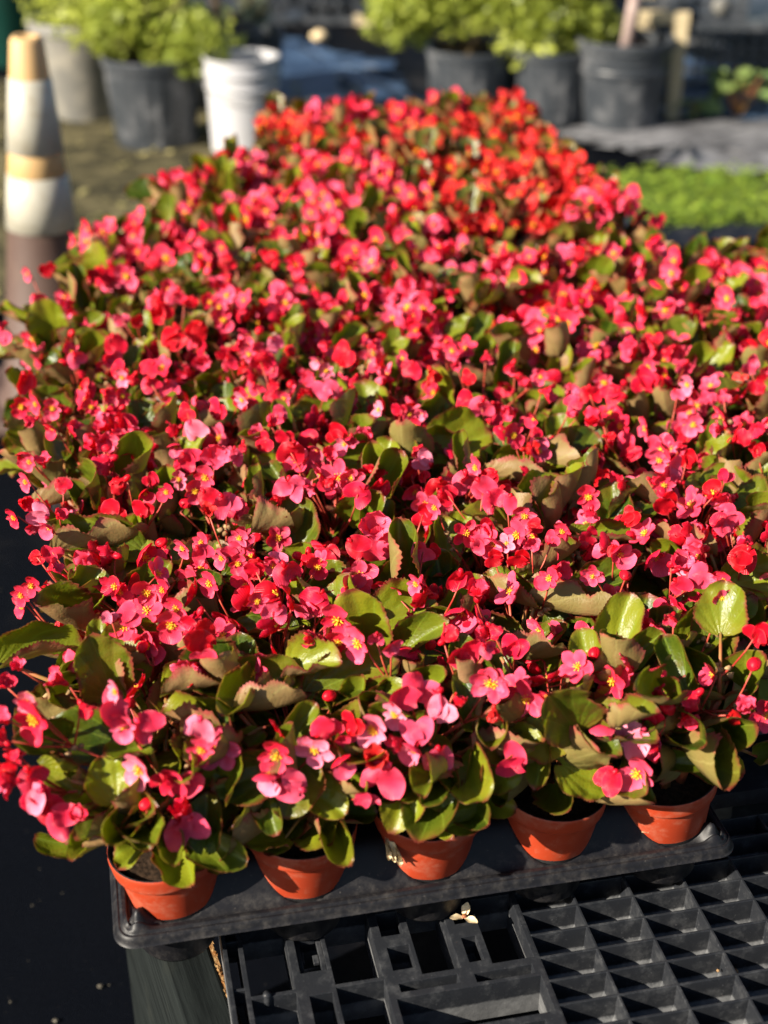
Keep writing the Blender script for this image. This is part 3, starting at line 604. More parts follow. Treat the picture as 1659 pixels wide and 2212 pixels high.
for i, (px, py, D, k) in enumerate(HAND):
    r = random.Random(70000+i); fam = 'pink'
    if k == Q: k = 'pend'; fam = 'red' if r.random() < .5 else 'pink'
    if k == 'open' and r.random() < .18: k = 'half'
    if fam == 'pink' and k in ('open', 'star', 'half', 'heart') and r.random() < (.55 if py > 1480 else .10): fam = 'pale'
    p = on_crown(px, py, r.uniform(.012, .030) if py < 1480 else r.uniform(.034, .052)); dep = proj(p)[2]
    size = D/FPX*dep; s = max(.55, min(1.35, size/BASE[k]*(1.2 if py < 1480 else 1.28)))
    cd = (Vector((0, 0, CAMH))-p).normalized()
    nrm = (cd*.75 + Vector(to_sun)*.45 + Vector((r.gauss(0, .28), r.gauss(0, .2), r.gauss(0, .25)))).normalized()
    up = Vector((r.gauss(0, .45), 0, 1))
    if k == 'heart': nrm = (cd + Vector((r.gauss(0, .3), r.gauss(0, .2), r.gauss(0, .25)))).normalized(); up = Vector((r.gauss(0, .8), 0, -1 if r.random() < .5 else .6))
    if k == 'pend': nrm = Vector((r.gauss(-.2, .8), r.gauss(-.5, .4), r.gauss(-.1, .7))); up = Vector((r.gauss(0, 1), r.gauss(0, 1), r.gauss(0, 1)))
    pl = nearest(p); place_flower(pl['root'], pl['Rz'], p, nrm, up, k, s, fam, r, True)
    stalkacc.setdefault(id(pl['root']), (pl, []))[1].append(p - nrm*.003 if k != 'heart' else p)
for pl, L in stalkacc.values():       # pedicels gathering the near blooms into sprays
    mb = MB(); root = pl['root']; inv = Matrix.Rotation(-pl['Rz'], 3, 'Z'); r = random.Random(int(pl['x']*1e5) & 0xffff)
    L = [inv @ (p-root.location) for p in L]; hub = Vector((0, 0, POT_H+.05)); left = list(L)
    while left:
        a = left.pop(0); grp = [a]+[b for b in left if (b-a).length < .045]; left = [b for b in left if b not in grp]
        c = sum(grp, Vector())/len(grp); c = c.lerp(hub, .28) - Vector((0, 0, .008))
        mb.tube([hub, hub.lerp(c, .5)+Vector((0, 0, .008)), c], [.0018, .0016, .0013], 5)
        for b in grp: mb.tube([c, c.lerp(b, .55)-Vector((0, 0, .003)), b], [.0011, .0009, .0008], 5)
        if r.random() < .45:
            for k in range(5): mb.blob(c+Vector((r.gauss(0, .005), r.gauss(0, .005), r.gauss(0, .004))), (.0035, .0025, .003), 1, 6, 4, .35, r)
    mb.build('flower_stalks', [M['stalk'], M['dried']], root)

# near leaves: px, py, length, width, tip angle on screen, facing (1 = to the viewer, 0 = up, <0 = underside shown), fold, brightness
LEAVES = [(290,1400,115,125,20,.5,.8,.9),(100,1412,165,115,28,.3,.9,.8),(213,1376,80,60,90,.8,.4,.7),(183,1586,150,120,165,.95,.3,.25),(433,1480,145,125,5,.45,1.0,.85),(233,1682,95,95,110,.95,.35,1.),
 (575,1476,155,135,15,.6,.7,.45),(768,1460,190,125,22,.75,.5,.45),(592,1536,140,95,5,-.35,.6,.5),(878,1322,130,125,20,.8,.35,.9),(745,1285,130,90,5,.35,.9,.6),(658,1562,95,75,60,.5,.7,.6),
 (866,1722,150,105,-105,.9,.45,1.),(948,1682,140,95,-80,.92,.4,.35),(1030,1680,95,75,-100,.75,.9,.4),(1000,1768,95,75,-150,.85,.4,.5),(700,1732,105,90,-35,.9,.4,.8),(625,1700,130,115,-100,.95,.4,.15),(522,1680,130,110,200,.95,.4,.2),(585,1758,95,75,-70,.9,.6,.35),
 (1180,1582,120,125,-15,.95,.25,.75),(1268,1676,115,105,-20,.95,.3,.85),(1348,1358,145,110,78,.75,.5,.9),(1270,1412,115,90,105,.7,.6,.8),(1393,1408,105,80,45,.65,.7,.5),(1457,1435,120,100,110,.8,.8,.2),(1554,1352,175,120,38,.6,.6,.7),
 (1247,1325,180,110,35,-.15,1.,.4),(1100,1285,130,100,125,.35,1.1,.5),(1202,1285,115,80,35,-.2,.9,.6),(1150,1427,130,90,12,-.2,.6,.3),(1240,1445,75,60,60,.0,.7,.6),(1060,1562,105,80,100,.9,.6,.15),(1157,1650,110,75,-90,.75,.7,.25),(1634,1258,110,100,5,.8,.3,.8),(1612,1560,80,55,-80,.2,.6,.4),(1487,1650,90,60,-10,.6,.6,.4),
 (263,1442,125,80,25,-.2,.8,.4),(400,1420,100,80,80,-.3,.6,.7),(523,1425,110,100,100,.9,.4,.1),(275,1622,95,75,190,.7,.8,.5),(177,1693,75,55,-70,-.3,.9,.7),(205,1830,48,42,200,-.2,.6,.7),(285,1745,95,80,50,.6,.9,.6),(300,1792,95,85,-60,.8,.8,.3),(345,1806,75,60,-90,.5,1.1,.5),(447,1770,110,90,90,.9,.5,.1),(135,1690,95,90,-30,.9,.4,.9),
 (200,1170,180,110,170,.6,.6,.4),(230,1180,180,90,-15,-.3,.4,.5),(150,1085,120,70,-20,-.2,.7,.6),(185,1280,110,110,60,.7,.6,.7),(640,1130,110,120,90,.9,.4,.15),(595,1010,60,90,75,.8,.3,1.),(590,1150,90,120,30,.0,1.1,.6),(960,1160,100,70,90,.85,.4,.9),(1000,1145,80,90,70,.8,.4,.9),(770,1000,110,110,30,.55,.7,.95),(1000,960,130,140,25,.6,.5,.85),
 (1150,1010,150,110,15,.6,.8,.9),(1130,1040,130,80,20,-.2,.7,.5),(1215,1010,110,110,60,-.15,1.,.5),(1207,925,60,90,100,.85,.6,.6),(1250,970,100,100,50,.8,.4,.15),(1385,1080,110,80,115,-.2,.8,.7),(1330,1090,90,90,100,.8,.5,.15),(1470,1180,130,90,160,-.2,.6,.8),(1330,1160,140,60,5,.3,.7,.7),(1560,1060,110,110,120,.8,.4,.6),(1625,1100,100,100,170,.0,.5,.6),(1440,890,110,80,90,-.3,.6,.6),
 (870,790,110,100,80,-.2,.9,.5),(790,880,110,110,100,.6,.5,.8),(700,900,110,80,20,.4,.6,.8),(1000,830,110,70,130,-.3,.6,.6),(620,560,90,70,90,-.2,.6,.6),(150,820,110,70,120,-.3,.4,.8),(310,700,60,60,90,.8,.6,.8),(300,900,70,80,90,.85,.5,.1),(480,890,60,90,110,.6,.8,.8),(430,930,90,60,180,-.2,.6,.6),(760,740,90,70,60,.5,.8,.6),
 (560,1360,120,80,-170,.3,.7,.3),(860,1250,110,80,60,.8,.5,.3),(1130,1130,110,80,-60,.8,.5,.2),(950,1240,110,90,100,.8,.5,.2),(820,1120,90,110,90,.8,.7,.2),(540,1250,90,70,0,.5,.8,.4),(1300,1250,110,90,30,.7,.5,.3),(1010,1500,110,90,100,.9,.5,.2),(900,1580,90,80,40,.9,.5,.15),(470,1600,90,90,-80,.9,.5,.15),(1350,1520,90,80,0,.8,.5,.3),(1440,1560,100,80,-10,.7,.7,.4)]
leafacc = {}
for i, (px, py, L, W, ang, f, fold, rnd) in enumerate(LEAVES):
    r = random.Random(9100+i); p = on_crown(px, py, -.016 if py < 1500 else -.018); dep = proj(p)[2]; cd = (Vector((0, 0, CAMH))-p).normalized()
    rx = Vector((1, 0, 0)); uy = cd.cross(rx).normalized(); a = R(ang)
    if f < 0: n = Vector((-cd.x, .55, .75)); n = (n*1.0 + cd*f).normalized()
    else: n = (cd*f + Vector((0, 0, 1))*(1-f) + Vector((r.gauss(0, .12), r.gauss(0, .1), 0))).normalized()
    d = (rx*math.cos(a)+uy*math.sin(a)); d = (d - n*d.dot(n)).normalized()
    Lm, Wm = L/FPX*dep*1.05, W/FPX*dep*1.15
    b = p - d*Lm*.5; pl = nearest(p); acc = MB()
    inv = Matrix.Translation(-pl['root'].location); rot = Matrix.Rotation(-pl['Rz'], 4, 'Z')
    TM = rot @ inv; mb2 = MB(); add_leaf(mb2, b, d, n, Lm, Wm*1.06, 33000+i, fold=fold*1.25+.12, rnd=rnd)
    mb2.v = [tuple(TM @ Vector(q)) for q in mb2.v]; acc.add(mb2.v, mb2.f, 0, mb2.a); acc.m[-len(mb2.m):] = mb2.m
    hub = Vector((0, 0, POT_H+.03)); bl = TM @ b
    acc.tube([hub, hub.lerp(bl, .5)+Vector((0, 0, .006)), bl], [.0028, .0023, .0017], 6, 2)
    acc.build('leaf', [M['leaf_top'], M['leaf_under'], M['petiole']], pl['root'])

# ---------------------------------------------------------------- plastic pallets under the trays
def plate(mb, us, vs, solid, z1, z0):
    """plate between z1 (top) and z0 with rectangular openings"""
    nu, nv = len(us)-1, len(vs)-1; idx = {}
    def vid(i, j, top):
        k = (i, j, top)
        if k not in idx: idx[k] = len(V); V.append((us[i], vs[j], z1 if top else z0))
        return idx[k]
    V = []; F = []
    S = [[solid((us[i]+us[i+1])/2, (vs[j]+vs[j+1])/2) for j in range(nv)] for i in range(nu)]
    g = lambda i, j: 0 <= i < nu and 0 <= j < nv and S[i][j]
    for i in range(nu):
        for j in range(nv):
            if not S[i][j]: continue
            F.append((vid(i,j,1), vid(i+1,j,1), vid(i+1,j+1,1), vid(i,j+1,1))); F.append((vid(i,j,0), vid(i,j+1,0), vid(i+1,j+1,0), vid(i+1,j,0)))
            if not g(i-1, j): F.append((vid(i,j,0), vid(i,j,1), vid(i,j+1,1), vid(i,j+1,0)))
            if not g(i+1, j): F.append((vid(i+1,j,1), vid(i+1,j,0), vid(i+1,j+1,0), vid(i+1,j+1,1)))
            if not g(i, j-1): F.append((vid(i,j,1), vid(i,j,0), vid(i+1,j,0), vid(i+1,j,1)))
            if not g(i, j+1): F.append((vid(i,j+1,0), vid(i,j+1,1), vid(i+1,j+1,1), vid(i+1,j+1,0)))
    mb.add(V, F)
GU0, GPU, GPV, GV0 = .3825, .0575, .0287, .0443
HOLES = [(.0975,.108,-.30,.055),(.1125,.1535,-.032,.055),(.1125,.1535,-.30,-.036),(.190,.235,-.034,.056),(.190,.235,-.105,-.038),(.190,.235,-.30,-.109),
         (.1607,.186,-.0147,.0326),(.1645,.186,-.098,-.0425),(.1645,.186,-.2,-.118),(.2435,.2645,.0145,.044),(.2455,.267,-.029,0.0),(.271,.3075,-.0385,.056),(.316,.3297,.0156,.0416),(.3173,.3315,-.0337,-.0023),
         (.338,.378,-.0395,.0435),(.247,.3025,-.0555,-.045),(.318,.3735,-.0585,-.048),(.2415,.378,-.105,-.0625),(.250,.366,-.128,-.113),(.2415,.378,-.30,-.14)]
us = sorted(set([.0934, .3825]+[h[0] for h in HOLES]+[h[1] for h in HOLES])); vs = sorted(set([-.30, .085]+[h[2] for h in HOLES]+[h[3] for h in HOLES]))
def solid(u, v): return not any(a < u < b and c < v < d for a, b, c, d in HOLES)
PAL = empty('plastic_pallet', T(0, 0, DECK_Z), YAW)
setp(PAL, 'black plastic pallet in front, open grid deck half covered by the front tray', 'pallet', 'black pallets carrying the trays')
mb = MB(); plate(mb, us, vs, solid, 0, -.046)
o = mb.build('slotted_deck', M['pallet'], PAL, smooth=False); bevel(o, .0022, 2, 60)
RIBS = []
for (c, d) in (((.103, -.02, -.012), (.011, .003, .02)), ((.103, -.10, -.012), (.011, .003, .02)), ((.103, .04, -.012), (.011, .003, .02))): RIBS.append((c, d))
mb = MB(); mb.lathe([(0, .0035), (.0035, .003), (.004, .001), (.004, -.01)], 14, (.127, -.034, 0))
mb.build('peg', M['pallet'], PAL)
for c, d in (((.1630, .009, -.007), (.0046, .047, .006)), ((.1838, .009, -.007), (.0044, .047, .006)), ((.1735, .0305, -.007), (.0158, .0042, .006)), ((.1735, -.0125, -.007), (.0158, .0042, .006)), ((.1785, .006, -.008), (.0055, .010, .004)), ((.1665, .010, -.008), (.002, .014, .004))): RIBS.append((c, d))
for (u0, u1, v0) in ((.1125, .1535, .01), (.190, .235, .005), (.190, .235, -.075), (.1125, .1535, -.08)): RIBS.append((((u0+u1)/2, v0, -.060), (u1-u0, .003, .02)))
for c, d in RIBS: mb = MB(); mb.box(c, d); bevel(mb.build('rib', M['pallet'], PAL, smooth=False), .0005, 1)
def grid_cells(mb, u0, v0, nu_, nv_, dz=-.0262):
    t = .0013; tp = .0014; V = []; F = []
    for i in range(nu_):
        for j in range(nv_):
            a, b = u0+i*GPU, u0+(i+1)*GPU; c, d = v0+j*GPV, v0+(j+1)*GPV; k = len(V)
            r = random.Random(i*77+j); zz = dz+r.uniform(-.0008, .0008)
            for (uu, vv, z) in ((a,c,0),(b,c,0),(b,d,0),(a,d,0)): V.append((uu, vv, z))
            for (uu, vv) in ((a+t,c+t),(b-t,c+t),(b-t,d-t),(a+t,d-t)): V.append((uu, vv, 0))
            q = t+tp
            for (uu, vv) in ((a+q,c+q),(b-q,c+q),(b-q,d-q),(a+q,d-q)): V.append((uu, vv, zz+.003))
            q = t+tp+.0035
            for (uu, vv) in ((a+q,c+q),(b-q,c+q),(b-q,d-q),(a+q,d-q)): V.append((uu, vv, zz))
            for s in range(4):
                n = (s+1) % 4
                F += [(k+s, k+n, k+4+n, k+4+s), (k+4+s, k+4+n, k+8+n, k+8+s), (k+8+s, k+8+n, k+12+n, k+12+s)]
            F.append((k+12, k+13, k+14, k+15))
    mb.add(V, F)
mb = MB(); NR = 14; grid_cells(mb, GU0, GV0-GPV*12, 13, NR)
o = mb.build('grid_deck', M['pallet'], PAL, smooth=False)
o.data.validate()
wm = o.modifiers.new('weld', 'WELD'); wm.merge_threshold = .00005; bevel(o, .0006, 2, 30)
mb = MB()      # skirt, side walls, block feet and lower runners of the same pallet
u1 = GU0+13*GPU; vlo, vhi = GV0-12*GPV, .86
mb.box(((GU0+u1)/2, (GV0+2*GPV+vhi)/2+.02, -.012), (u1-GU0, vhi-GV0-2*GPV-.04, .02)); mb.box(((.0934+GU0)/2-.002, (.087+vhi)/2, -.012), (GU0-.0934-.004, vhi-.087, .02))
for a in (.16, (.16+u1)/2, u1-.07):
    for b in (-.24, .25, .80): mb.box((a, b, -.093), (.10, .10, .09))
for b in (-.24, .25, .80): mb.box(((.11+u1)/2, b, -.142), (u1-.11, .09, .012))
mb.build('underside', M['pallet'], PAL, smooth=False)
for k, (u, v, lab) in enumerate(((.10, .90, 'black pallet under the middle trays on the left'), (.10, 1.62, 'black pallet under the farthest trays'), (1.16, .55, 'black pallet under the right trays beyond the front one'))):
    pr = empty('plastic_pallet', T(u, v, DECK_Z), YAW); setp(pr, lab, 'pallet', 'black pallets carrying the trays'); mb = MB(); L2, W2 = (1.03, .70) if k < 2 else (.85, .85)
    mb.box((L2/2, W2/2, -.012), (L2, W2, .02)); mb.build('deck', M['pallet'], pr, smooth=False); mb = MB()
    for a in (.06, L2/2, L2-.06):
        for b in (.06, W2/2, W2-.06): mb.box((a, b, -.082), (.10, .10, .119))
    mb.build('feet', M['pallet'], pr, smooth=False)
M['concrete'] = simple('concrete_block', (0.16, 0.15, 0.14), (0.26, 0.25, 0.23), 60, 0.95, 0.2, .002)
k = 0
for (u, v, pos) in ((.25, -.18, 'at the front left'), (1.0, -.18, 'at the front right'), (.25, .80, 'below the second left tray'), (1.05, .80, 'below the right column'), (.25, 1.62, 'below the fifth tray'), (1.0, 1.66, 'below the crosswise tray'), (.25, 2.25, 'at the far left'), (1.0, 2.25, 'at the far right'), (1.85, .65, 'beyond the right edge'), (1.85, 1.3, 'far beyond the right edge')):
    mb = MB(); r = empty('concrete_block', T(u, v, 0), YAW); setp(r, 'grey concrete block stack holding up a pallet ' + pos, 'concrete block', 'concrete blocks under the pallets')
    hh = .342 if v < .9 and u < 1.1 else .347
    mb.box((0, 0, hh/4), (.38, .19, hh/2-.002)); o = mb.build('lower_block', M['concrete'], r, smooth=False); bevel(o, .004)
    mb = MB(); mb.box((.004, 0, hh*.75), (.38, .19, hh/2-.002)); o = mb.build('upper_block', M['concrete'], r, smooth=False); bevel(o, .004)
# timber standing beside the pallet
def woodmat(name, c1, c2, scale=4):
    t = NT(name); tc = t.n('ShaderNodeTexCoord'); mp = t.n('ShaderNodeMapping'); mp.inputs['Scale'].default_value = (30, 1.5, 30); t.l(tc.outputs['Object'], mp.inputs[0])
    n = t.noise(scale, 6, 0.7, vec=mp.outputs[0]); n2 = t.noise(12, 4, .6)
    c = t.mix(t.ramp(n, .35, .65), c1, c2); c = t.mix(t.math('MULTIPLY', t.ramp(n2, .55, .75), .5), c, (.02, .022, .018))
    return t.done(t.pbr(c, .85, .12, t.bump(n, .5, .002)))
M['greywood'] = woodmat('weathered_grey_timber', (.003, .0045, .0045), (.011, .014, .0135))
M['tanwood'] = woodmat('tan_timber', (.42, .33, .19), (.6, .5, .32))  # tan is the timber's own colour
M['rust'] = simple('orange_soil_crust', (.16, .06, .015), (.34, .22, .10), 120, .95, .1, .003, .8)
r = empty('timber_support', T(.080, -.05, 0), YAW); r.rotation_euler = (0, 0, YAW+R(9))
setp(r, 'weathered grey timber beam on edge beside the pallet, under the front tray corner', 'timber')
mb = MB(); mb.box((0, .10, .2225), (.046, .62, .445)); o = mb.build('beam', M['greywood'], r, smooth=False); bevel(o, .003)
mb = MB(); rr = random.Random(5)
for k in range(220): mb.blob((.0255+rr.gauss(0, .0014), -.17+rr.random()*.50, .4435+rr.gauss(0, .0008)), (rr.uniform(.0006, .002), rr.uniform(.001, .004), rr.uniform(.0006, .0015)), 0, 5, 3, .4, rr)
mb.box((.0256, .10, .433), (.005, .60, .02)); mb.build('soil_crust', M['rust'], r, smooth=False)
# dried winged seed on the deck
M['papery'] = simple('papery_cream', (.62, .47, .27), (.8, .66, .42), 200, .7, .3, .0005)
p = at(1003, 1980, DECK_Z+.003); r = empty('winged_seed', p); setp(r, 'dry cream winged seed lying across the bars of the black pallet', 'seed')
for k, (a, L, W, tl) in enumerate(((205, .016, .008, .18), (75, .014, .009, .5), (-48, .017, .009, .12))):
    mb = MB(); V, F, A = sheet(L, W, 6, 8, wnar, .3, .1, .03, 1.5, 40+k)
    mm = frame((0, 0, 0), (math.cos(R(a)), math.sin(R(a))*.9, tl), (0, 0, 1)); add_two_sided(mb, V, F, A, mm, .0004, 0, 0); mb.build('wing', M['papery'], r)
mb = MB(); mb.blob((0, 0, .001), (.0022, .003, .0018), 0, 8, 5, .2); mb.tube([(0, 0, .001), (.004, .006, .004)], [.0006, .0004], 5); mb.build('seed_body', M['stem'], r)
def debris(px, py, name, lab, mat, s):
    q = at(px, py, DECK_Z-.016); mb = MB(); rr = random.Random(int(px))
    for k in range(9): mb.blob((rr.gauss(0, s), rr.gauss(0, s*.5), rr.uniform(0, .002)), (rr.uniform(.001, .0025), rr.uniform(.001, .003), .0012), 0, 6, 4, .4, rr)
    setp(mb.build(name, mat, None, loc=q), lab, 'debris')
debris(1578, 2102, 'dead_petal_clump', 'brown clump of dead petals in a grid cell near the right edge', M['dried'], .006)
debris(1338, 2010, 'dry_husk', 'tiny tan husk stuck in a middle cell of the grid', M['papery'], .0015)

mb = MB(); V, F, A = sheet(.013, .011, 8, 8, wleaf, .5, .1, .08, 2, 77, serr=.06); add_two_sided(mb, V, F, A, frame((0, 0, 0), (1, .2, .1), (0, 0, 1)), .0004, 0, 0)
setp(mb.build('leaf_fragment', M['papery'], None, loc=at(1386, 1797, TRAY_Z+.012)), 'small yellowed leaf fragment on the front tray beside the rightmost pot', 'leaf')
pl = PLANTS[2]; mb = MB()
for k in range(3):
    V, F, A = sheet(.022, .014, 8, 10, wnar, 1.3, .4, .12, 2.5, 81+k, serr=.06); w0 = Matrix.Rotation(-pl['Rz'], 3, 'Z') @ (at(836+4*k, 1800+9*k, .60)-pl['root'].location)
    add_two_sided(mb, V, F, A, frame(w0, (-.1+.2*k, -.3, -1), (-.5, -.8, .2*k)), .0004, 0, 0)
setp(mb.build('dried_leaf', M['papery'], pl['root']), 'shrivelled tan dead leaf hanging at the rim')

# ---------------------------------------------------------------- ground
def groundmat():
    t = NT('woven_ground_fabric'); n1 = t.noise(1.1, 5, .6); n2 = t.noise(9, 5, .65); n3 = t.noise(140, 2, .5)
    f = t.math('MULTIPLY', t.ramp(n1, .5, .68), t.ramp(n2, .35, .7)); f = t.math('MULTIPLY', f, .30)
    f = t.math('ADD', f, t.math('MULTIPLY', t.ramp(n3, .72, .77), .25), clamp=True)
    c = t.mix(f, (.002, .0026, .0045), (.10, .09, .08))
    w = t.n('ShaderNodeTexWave'); w.inputs['Scale'].default_value = 160; t.l(t.n('ShaderNodeTexCoord').outputs['Object'], w.inputs[0])
    return t.done(t.pbr(c, t.math('ADD', .42, t.math('MULTIPLY', n2, .3)), .04, t.bump(t.math('ADD', n2, t.math('MULTIPLY', w.outputs['Fac'], .1)), .5, .012)))
M['ground'] = groundmat()
mb = MB(); n = 90; xs = [math.copysign(abs(q)**2.2*120, q) for q in np.linspace(-1, 1, n)]; rr = random.Random(2)
V = [(x, y+4, (.012*math.sin(x*2.3+y)*math.cos(y*1.9-x*.7) if abs(x) < 12 and abs(y) < 12 else 0)) for y in xs for x in xs]
mb.add(V, [(j*n+i, j*n+i+1, (j+1)*n+i+1, (j+1)*n+i) for j in range(n-1) for i in range(n-1)])
setp(mb.build('ground', M['ground']), kind='structure')
# bare mossy strip behind the cone
M['dirt'] = simple('mossy_dirt', (.022, .020, .011), (.13, .11, .055), 5, .95, .15, .02, .8)
def patch(name, outline, z, mat, seed, sub=10):
    r = random.Random(seed); mb = MB(); c = sum((Vector(p) for p in outline), Vector((0, 0)))/len(outline); n = 0; ring = []
    for k in range(len(outline)):
        a, b = Vector(outline[k]), Vector(outline[(k+1) % len(outline)])
        for q in range(sub): p = a.lerp(b, q/sub); p = p+Vector((r.gauss(0, .03), r.gauss(0, .03))); ring.append(p)
    V = [(c.x, c.y, z)]+[(c.x+(p.x-c.x)*s, c.y+(p.y-c.y)*s, z+.004*math.sin(p.x*9+s*5)*s) for s in (.33, .66, 1.0) for p in ring]; m = len(ring)
    F = [(0, 1+i, 1+(i+1) % m) for i in range(m)]+[(1+k*m+i, 1+(k+1)*m+i, 1+(k+1)*m+(i+1) % m, 1+k*m+(i+1) % m) for k in (0, 1) for i in range(m)]
    mb.add(V, F); return mb.build(name, mat)
M['blue'] = simple('painted_sky_reflection', (.012, .03, .07), (.05, .09, .16), 3, .5, .4, .02, .5)  # sky reflection on the black fabric, painted as blue colour
M['sunglint'] = simple('painted_sun_glint', (.06, .06, .065), (.22, .22, .23), 5, .6, .3, .02, .5)  # sun glints on the fabric, painted as lighter grey
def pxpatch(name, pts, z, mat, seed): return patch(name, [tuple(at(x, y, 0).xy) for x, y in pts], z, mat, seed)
setp(pxpatch('ground_sheen_patch', [(575, 75), (640, 95), (720, 120), (850, 140), (900, 230), (600, 250)], .020, M['blue'], 21), kind='structure')  # sheet added over the ground to carry the painted sky reflection
setp(pxpatch('ground_sheen_patch', [(1425, 115), (1540, 150), (1800, 170), (1800, 270), (1430, 262)], .020, M['blue'], 22), kind='structure')  # second added sheet with the blue reflection in its colour
setp(pxpatch('ground_sheen_patch', [(1190, 285), (1600, 268), (1800, 275), (1800, 380), (1430, 372), (1380, 340), (1230, 312)], .024, M['sunglint'], 23), kind='structure')  # sheet added over the ground for the painted sun glints
setp(patch('dirt_path', [(-3.2, 3.7), (-.35, 3.9), (-.2, 5.2), (-.25, 6.4), (-1.2, 6.9), (-3.4, 6.9)], .022, M['dirt'], 8), kind='structure')
mb = MB(); rr = random.Random(12); M['litter'] = simple('leaf_litter', (.16, .15, .05), (.42, .36, .16), 30, .8, .2)
for k in range(900):
    x, y = rr.uniform(-3, -.2), rr.uniform(3.9, 6.8); a = rr.uniform(0, 6.28); s = rr.uniform(.006, .022)
    d = Vector((math.cos(a), math.sin(a), rr.uniform(-.2, .4)))*s; e = Vector((-math.sin(a), math.cos(a), rr.uniform(-.3, .5)))*s*.6; p = Vector((x, y, .034))
    mb.add([p-d, p-e, p+d, p+e], [(0, 1, 2, 3)])
setp(mb.build('leaf_litter', M['litter'], smooth=False), 'pale dry leaf bits scattered on the mossy strip behind the cone', 'leaf litter', kind='stuff')
mb = MB(); rr = random.Random(14)
for k in range(240):
    p = T(rr.uniform(-.9, .08), rr.uniform(-.5, 1.6), .006); s = rr.uniform(.0006, .0024)*(2.0 if rr.random() < .05 else 1); mb.blob(p, (s, s*.8, s*.6), 0, 6, 4, .3, rr)
M['grit'] = simple('grit_stone', (.05, .045, .035), (.14, .125, .10), 60, .9, .1)
setp(mb.build('grit', M['grit'], smooth=False), 'small pale grit scattered on the black ground fabric at the left', 'grit', kind='stuff')

# ---------------------------------------------------------------- traffic cone
M['cone_or'] = plastic('shaded_orange_rubber', (.075, .042, .032), dust=(.13, .08, .055), amount=.7, scale=14, rough=.6)  # orange rubber browned, shade of the lower cone put into the colour
M['cone_top'] = plastic('faded_pale_orange', (.52, .33, .14), dust=(.46, .31, .17), amount=.7, scale=14, rough=.55)
M['cone_wh'] = plastic('grimy_white_collar', (.42, .40, .33), dust=(.26, .21, .13), amount=.9, scale=16, rough=.45)
cb = at(122, 885, 0); r = empty('traffic_cone', (cb.x, cb.y, 0), R(20)); r.rotation_euler = (0, R(2.2), 0)
setp(r, 'tall faded orange traffic cone with two white collars, left of the flowers', 'traffic cone')
def crad(z): return .122 - (.122-.036)*(z-.045)/(.905-.045)
mb = MB(); mb.lathe([(crad(.045)+.02, .04), (crad(.05), .055), (crad(.475), .475)], 40); mb.build('lower_body', M['cone_or'], r)
def collar(z0, z1, mat, nm, ex=.002):
    mb = MB(); mb.lathe([(crad(z0), z0), (crad(z0)+ex, z0+.001), (crad(z1)+ex, z1-.001), (crad(z1), z1)], 40); return mb.build(nm, mat, r)
collar(.475, .600, M['cone_wh'], 'white_collar', .003); collar(.600, .652, M['cone_top'], 'orange_band', .0005); collar(.652, .815, M['cone_wh'], 'white_collar', .003)
mb = MB(); mb.lathe([(crad(.815), .815), (crad(.895), .895), (crad(.905)-.006, .905), (.022, .903), (.02, .86)], 40); mb.build('tip', M['cone_top'], r)
mb = MB(); mb.box((0, 0, .021), (.37, .37, .042)); o = mb.build('base', M['cone_or'], r, smooth=False); bevel(o, .02, 3)

# ---------------------------------------------------------------- nursery pots, bucket, shrubs behind
M['blackpot'] = plastic('black_nursery_pot', (.030, .035, .042), dust=(.30, .30, .31), amount=.6, scale=9, rough=.4)
M['greypot'] = plastic('weathered_grey_pot', (.15, .145, .13), dust=(.42, .38, .30), amount=.8, scale=7, rough=.6)
M['bucket'] = plastic('white_bucket_plastic', (.42, .42, .44), dust=(.33, .31, .27), amount=.35, scale=8, rough=.35)
def ribbed(name, lab, px, py, rt, rb, h, mat, cat='plant pot', group='large nursery pots behind the flowers', soil=True, n=48, rib=.004, lean=(0, 0), ribs=24):
    p = at(px, py, 0); r = empty(name, (p.x, p.y, .004)); r.rotation_euler = (lean[0], lean[1], 0); setp(r, lab, cat, group)
    mb = MB(); nn = ribs*4; prof = [(rb*.9, 0), (rb, .006)]+[(rb+(rt-rb)*q, h*q*.9) for q in (.2, .4, .6, .8, 1)]+[(rt, h*.905)]
    vs = []; m = len(prof)
    for k, (a, z) in enumerate(prof):
        for i in range(nn): t = 2*math.pi*i/nn; q = a+(rib*(1 if math.cos(t*ribs) > 0 else 0) if 2 <= k <= 5 else 0); vs.append((q*math.cos(t), q*math.sin(t), z))
    mb.add(vs, [(k*nn+i, k*nn+(i+1) % nn, (k+1)*nn+(i+1) % nn, (k+1)*nn+i) for k in range(m-1) for i in range(nn)])
    mb.lathe([(0, 0), (rb*.9, 0)], nn)
    autosmooth(mb.build('pot_body', mat, r))
    mb = MB(); mb.lathe([(rt*.99, h*.9), (rt*1.05, h*.9), (rt*1.055, h*.985), (rt*1.03, h), (rt*.985, h*.99), (rt*.93, h*.7)], 48); autosmooth(mb.build('rim', mat, r))
    if soil: mb = MB(); mb.lathe([(0, h*.86), (rt*.6, h*.87), (rt*.97, h*.85)], 32); mb.build('soil', M['soil'], r)
    return r
def smallleaf(name, c1, c2, tr):
    t = NT(name); oi = t.n('ShaderNodeAttribute', attribute_name='lf'); sep = t.n('ShaderNodeSeparateColor'); t.l(oi.outputs['Color'], sep.inputs[0])
    p = t.pbr(t.mix(sep.outputs[1], c1, c2), .45, .4); x = t.n('ShaderNodeBsdfTranslucent'); x.inputs[0].default_value = (*tr, 1)
    ms = t.n('ShaderNodeMixShader'); ms.inputs[0].default_value = .4; t.l(p, ms.inputs[1]); t.l(x.outputs[0], ms.inputs[2]); return t.done(ms.outputs[0])
M['sh_yellow'] = smallleaf('yellow_green_leaves', (.14, .19, .025), (.48, .52, .10), (.6, .66, .12))
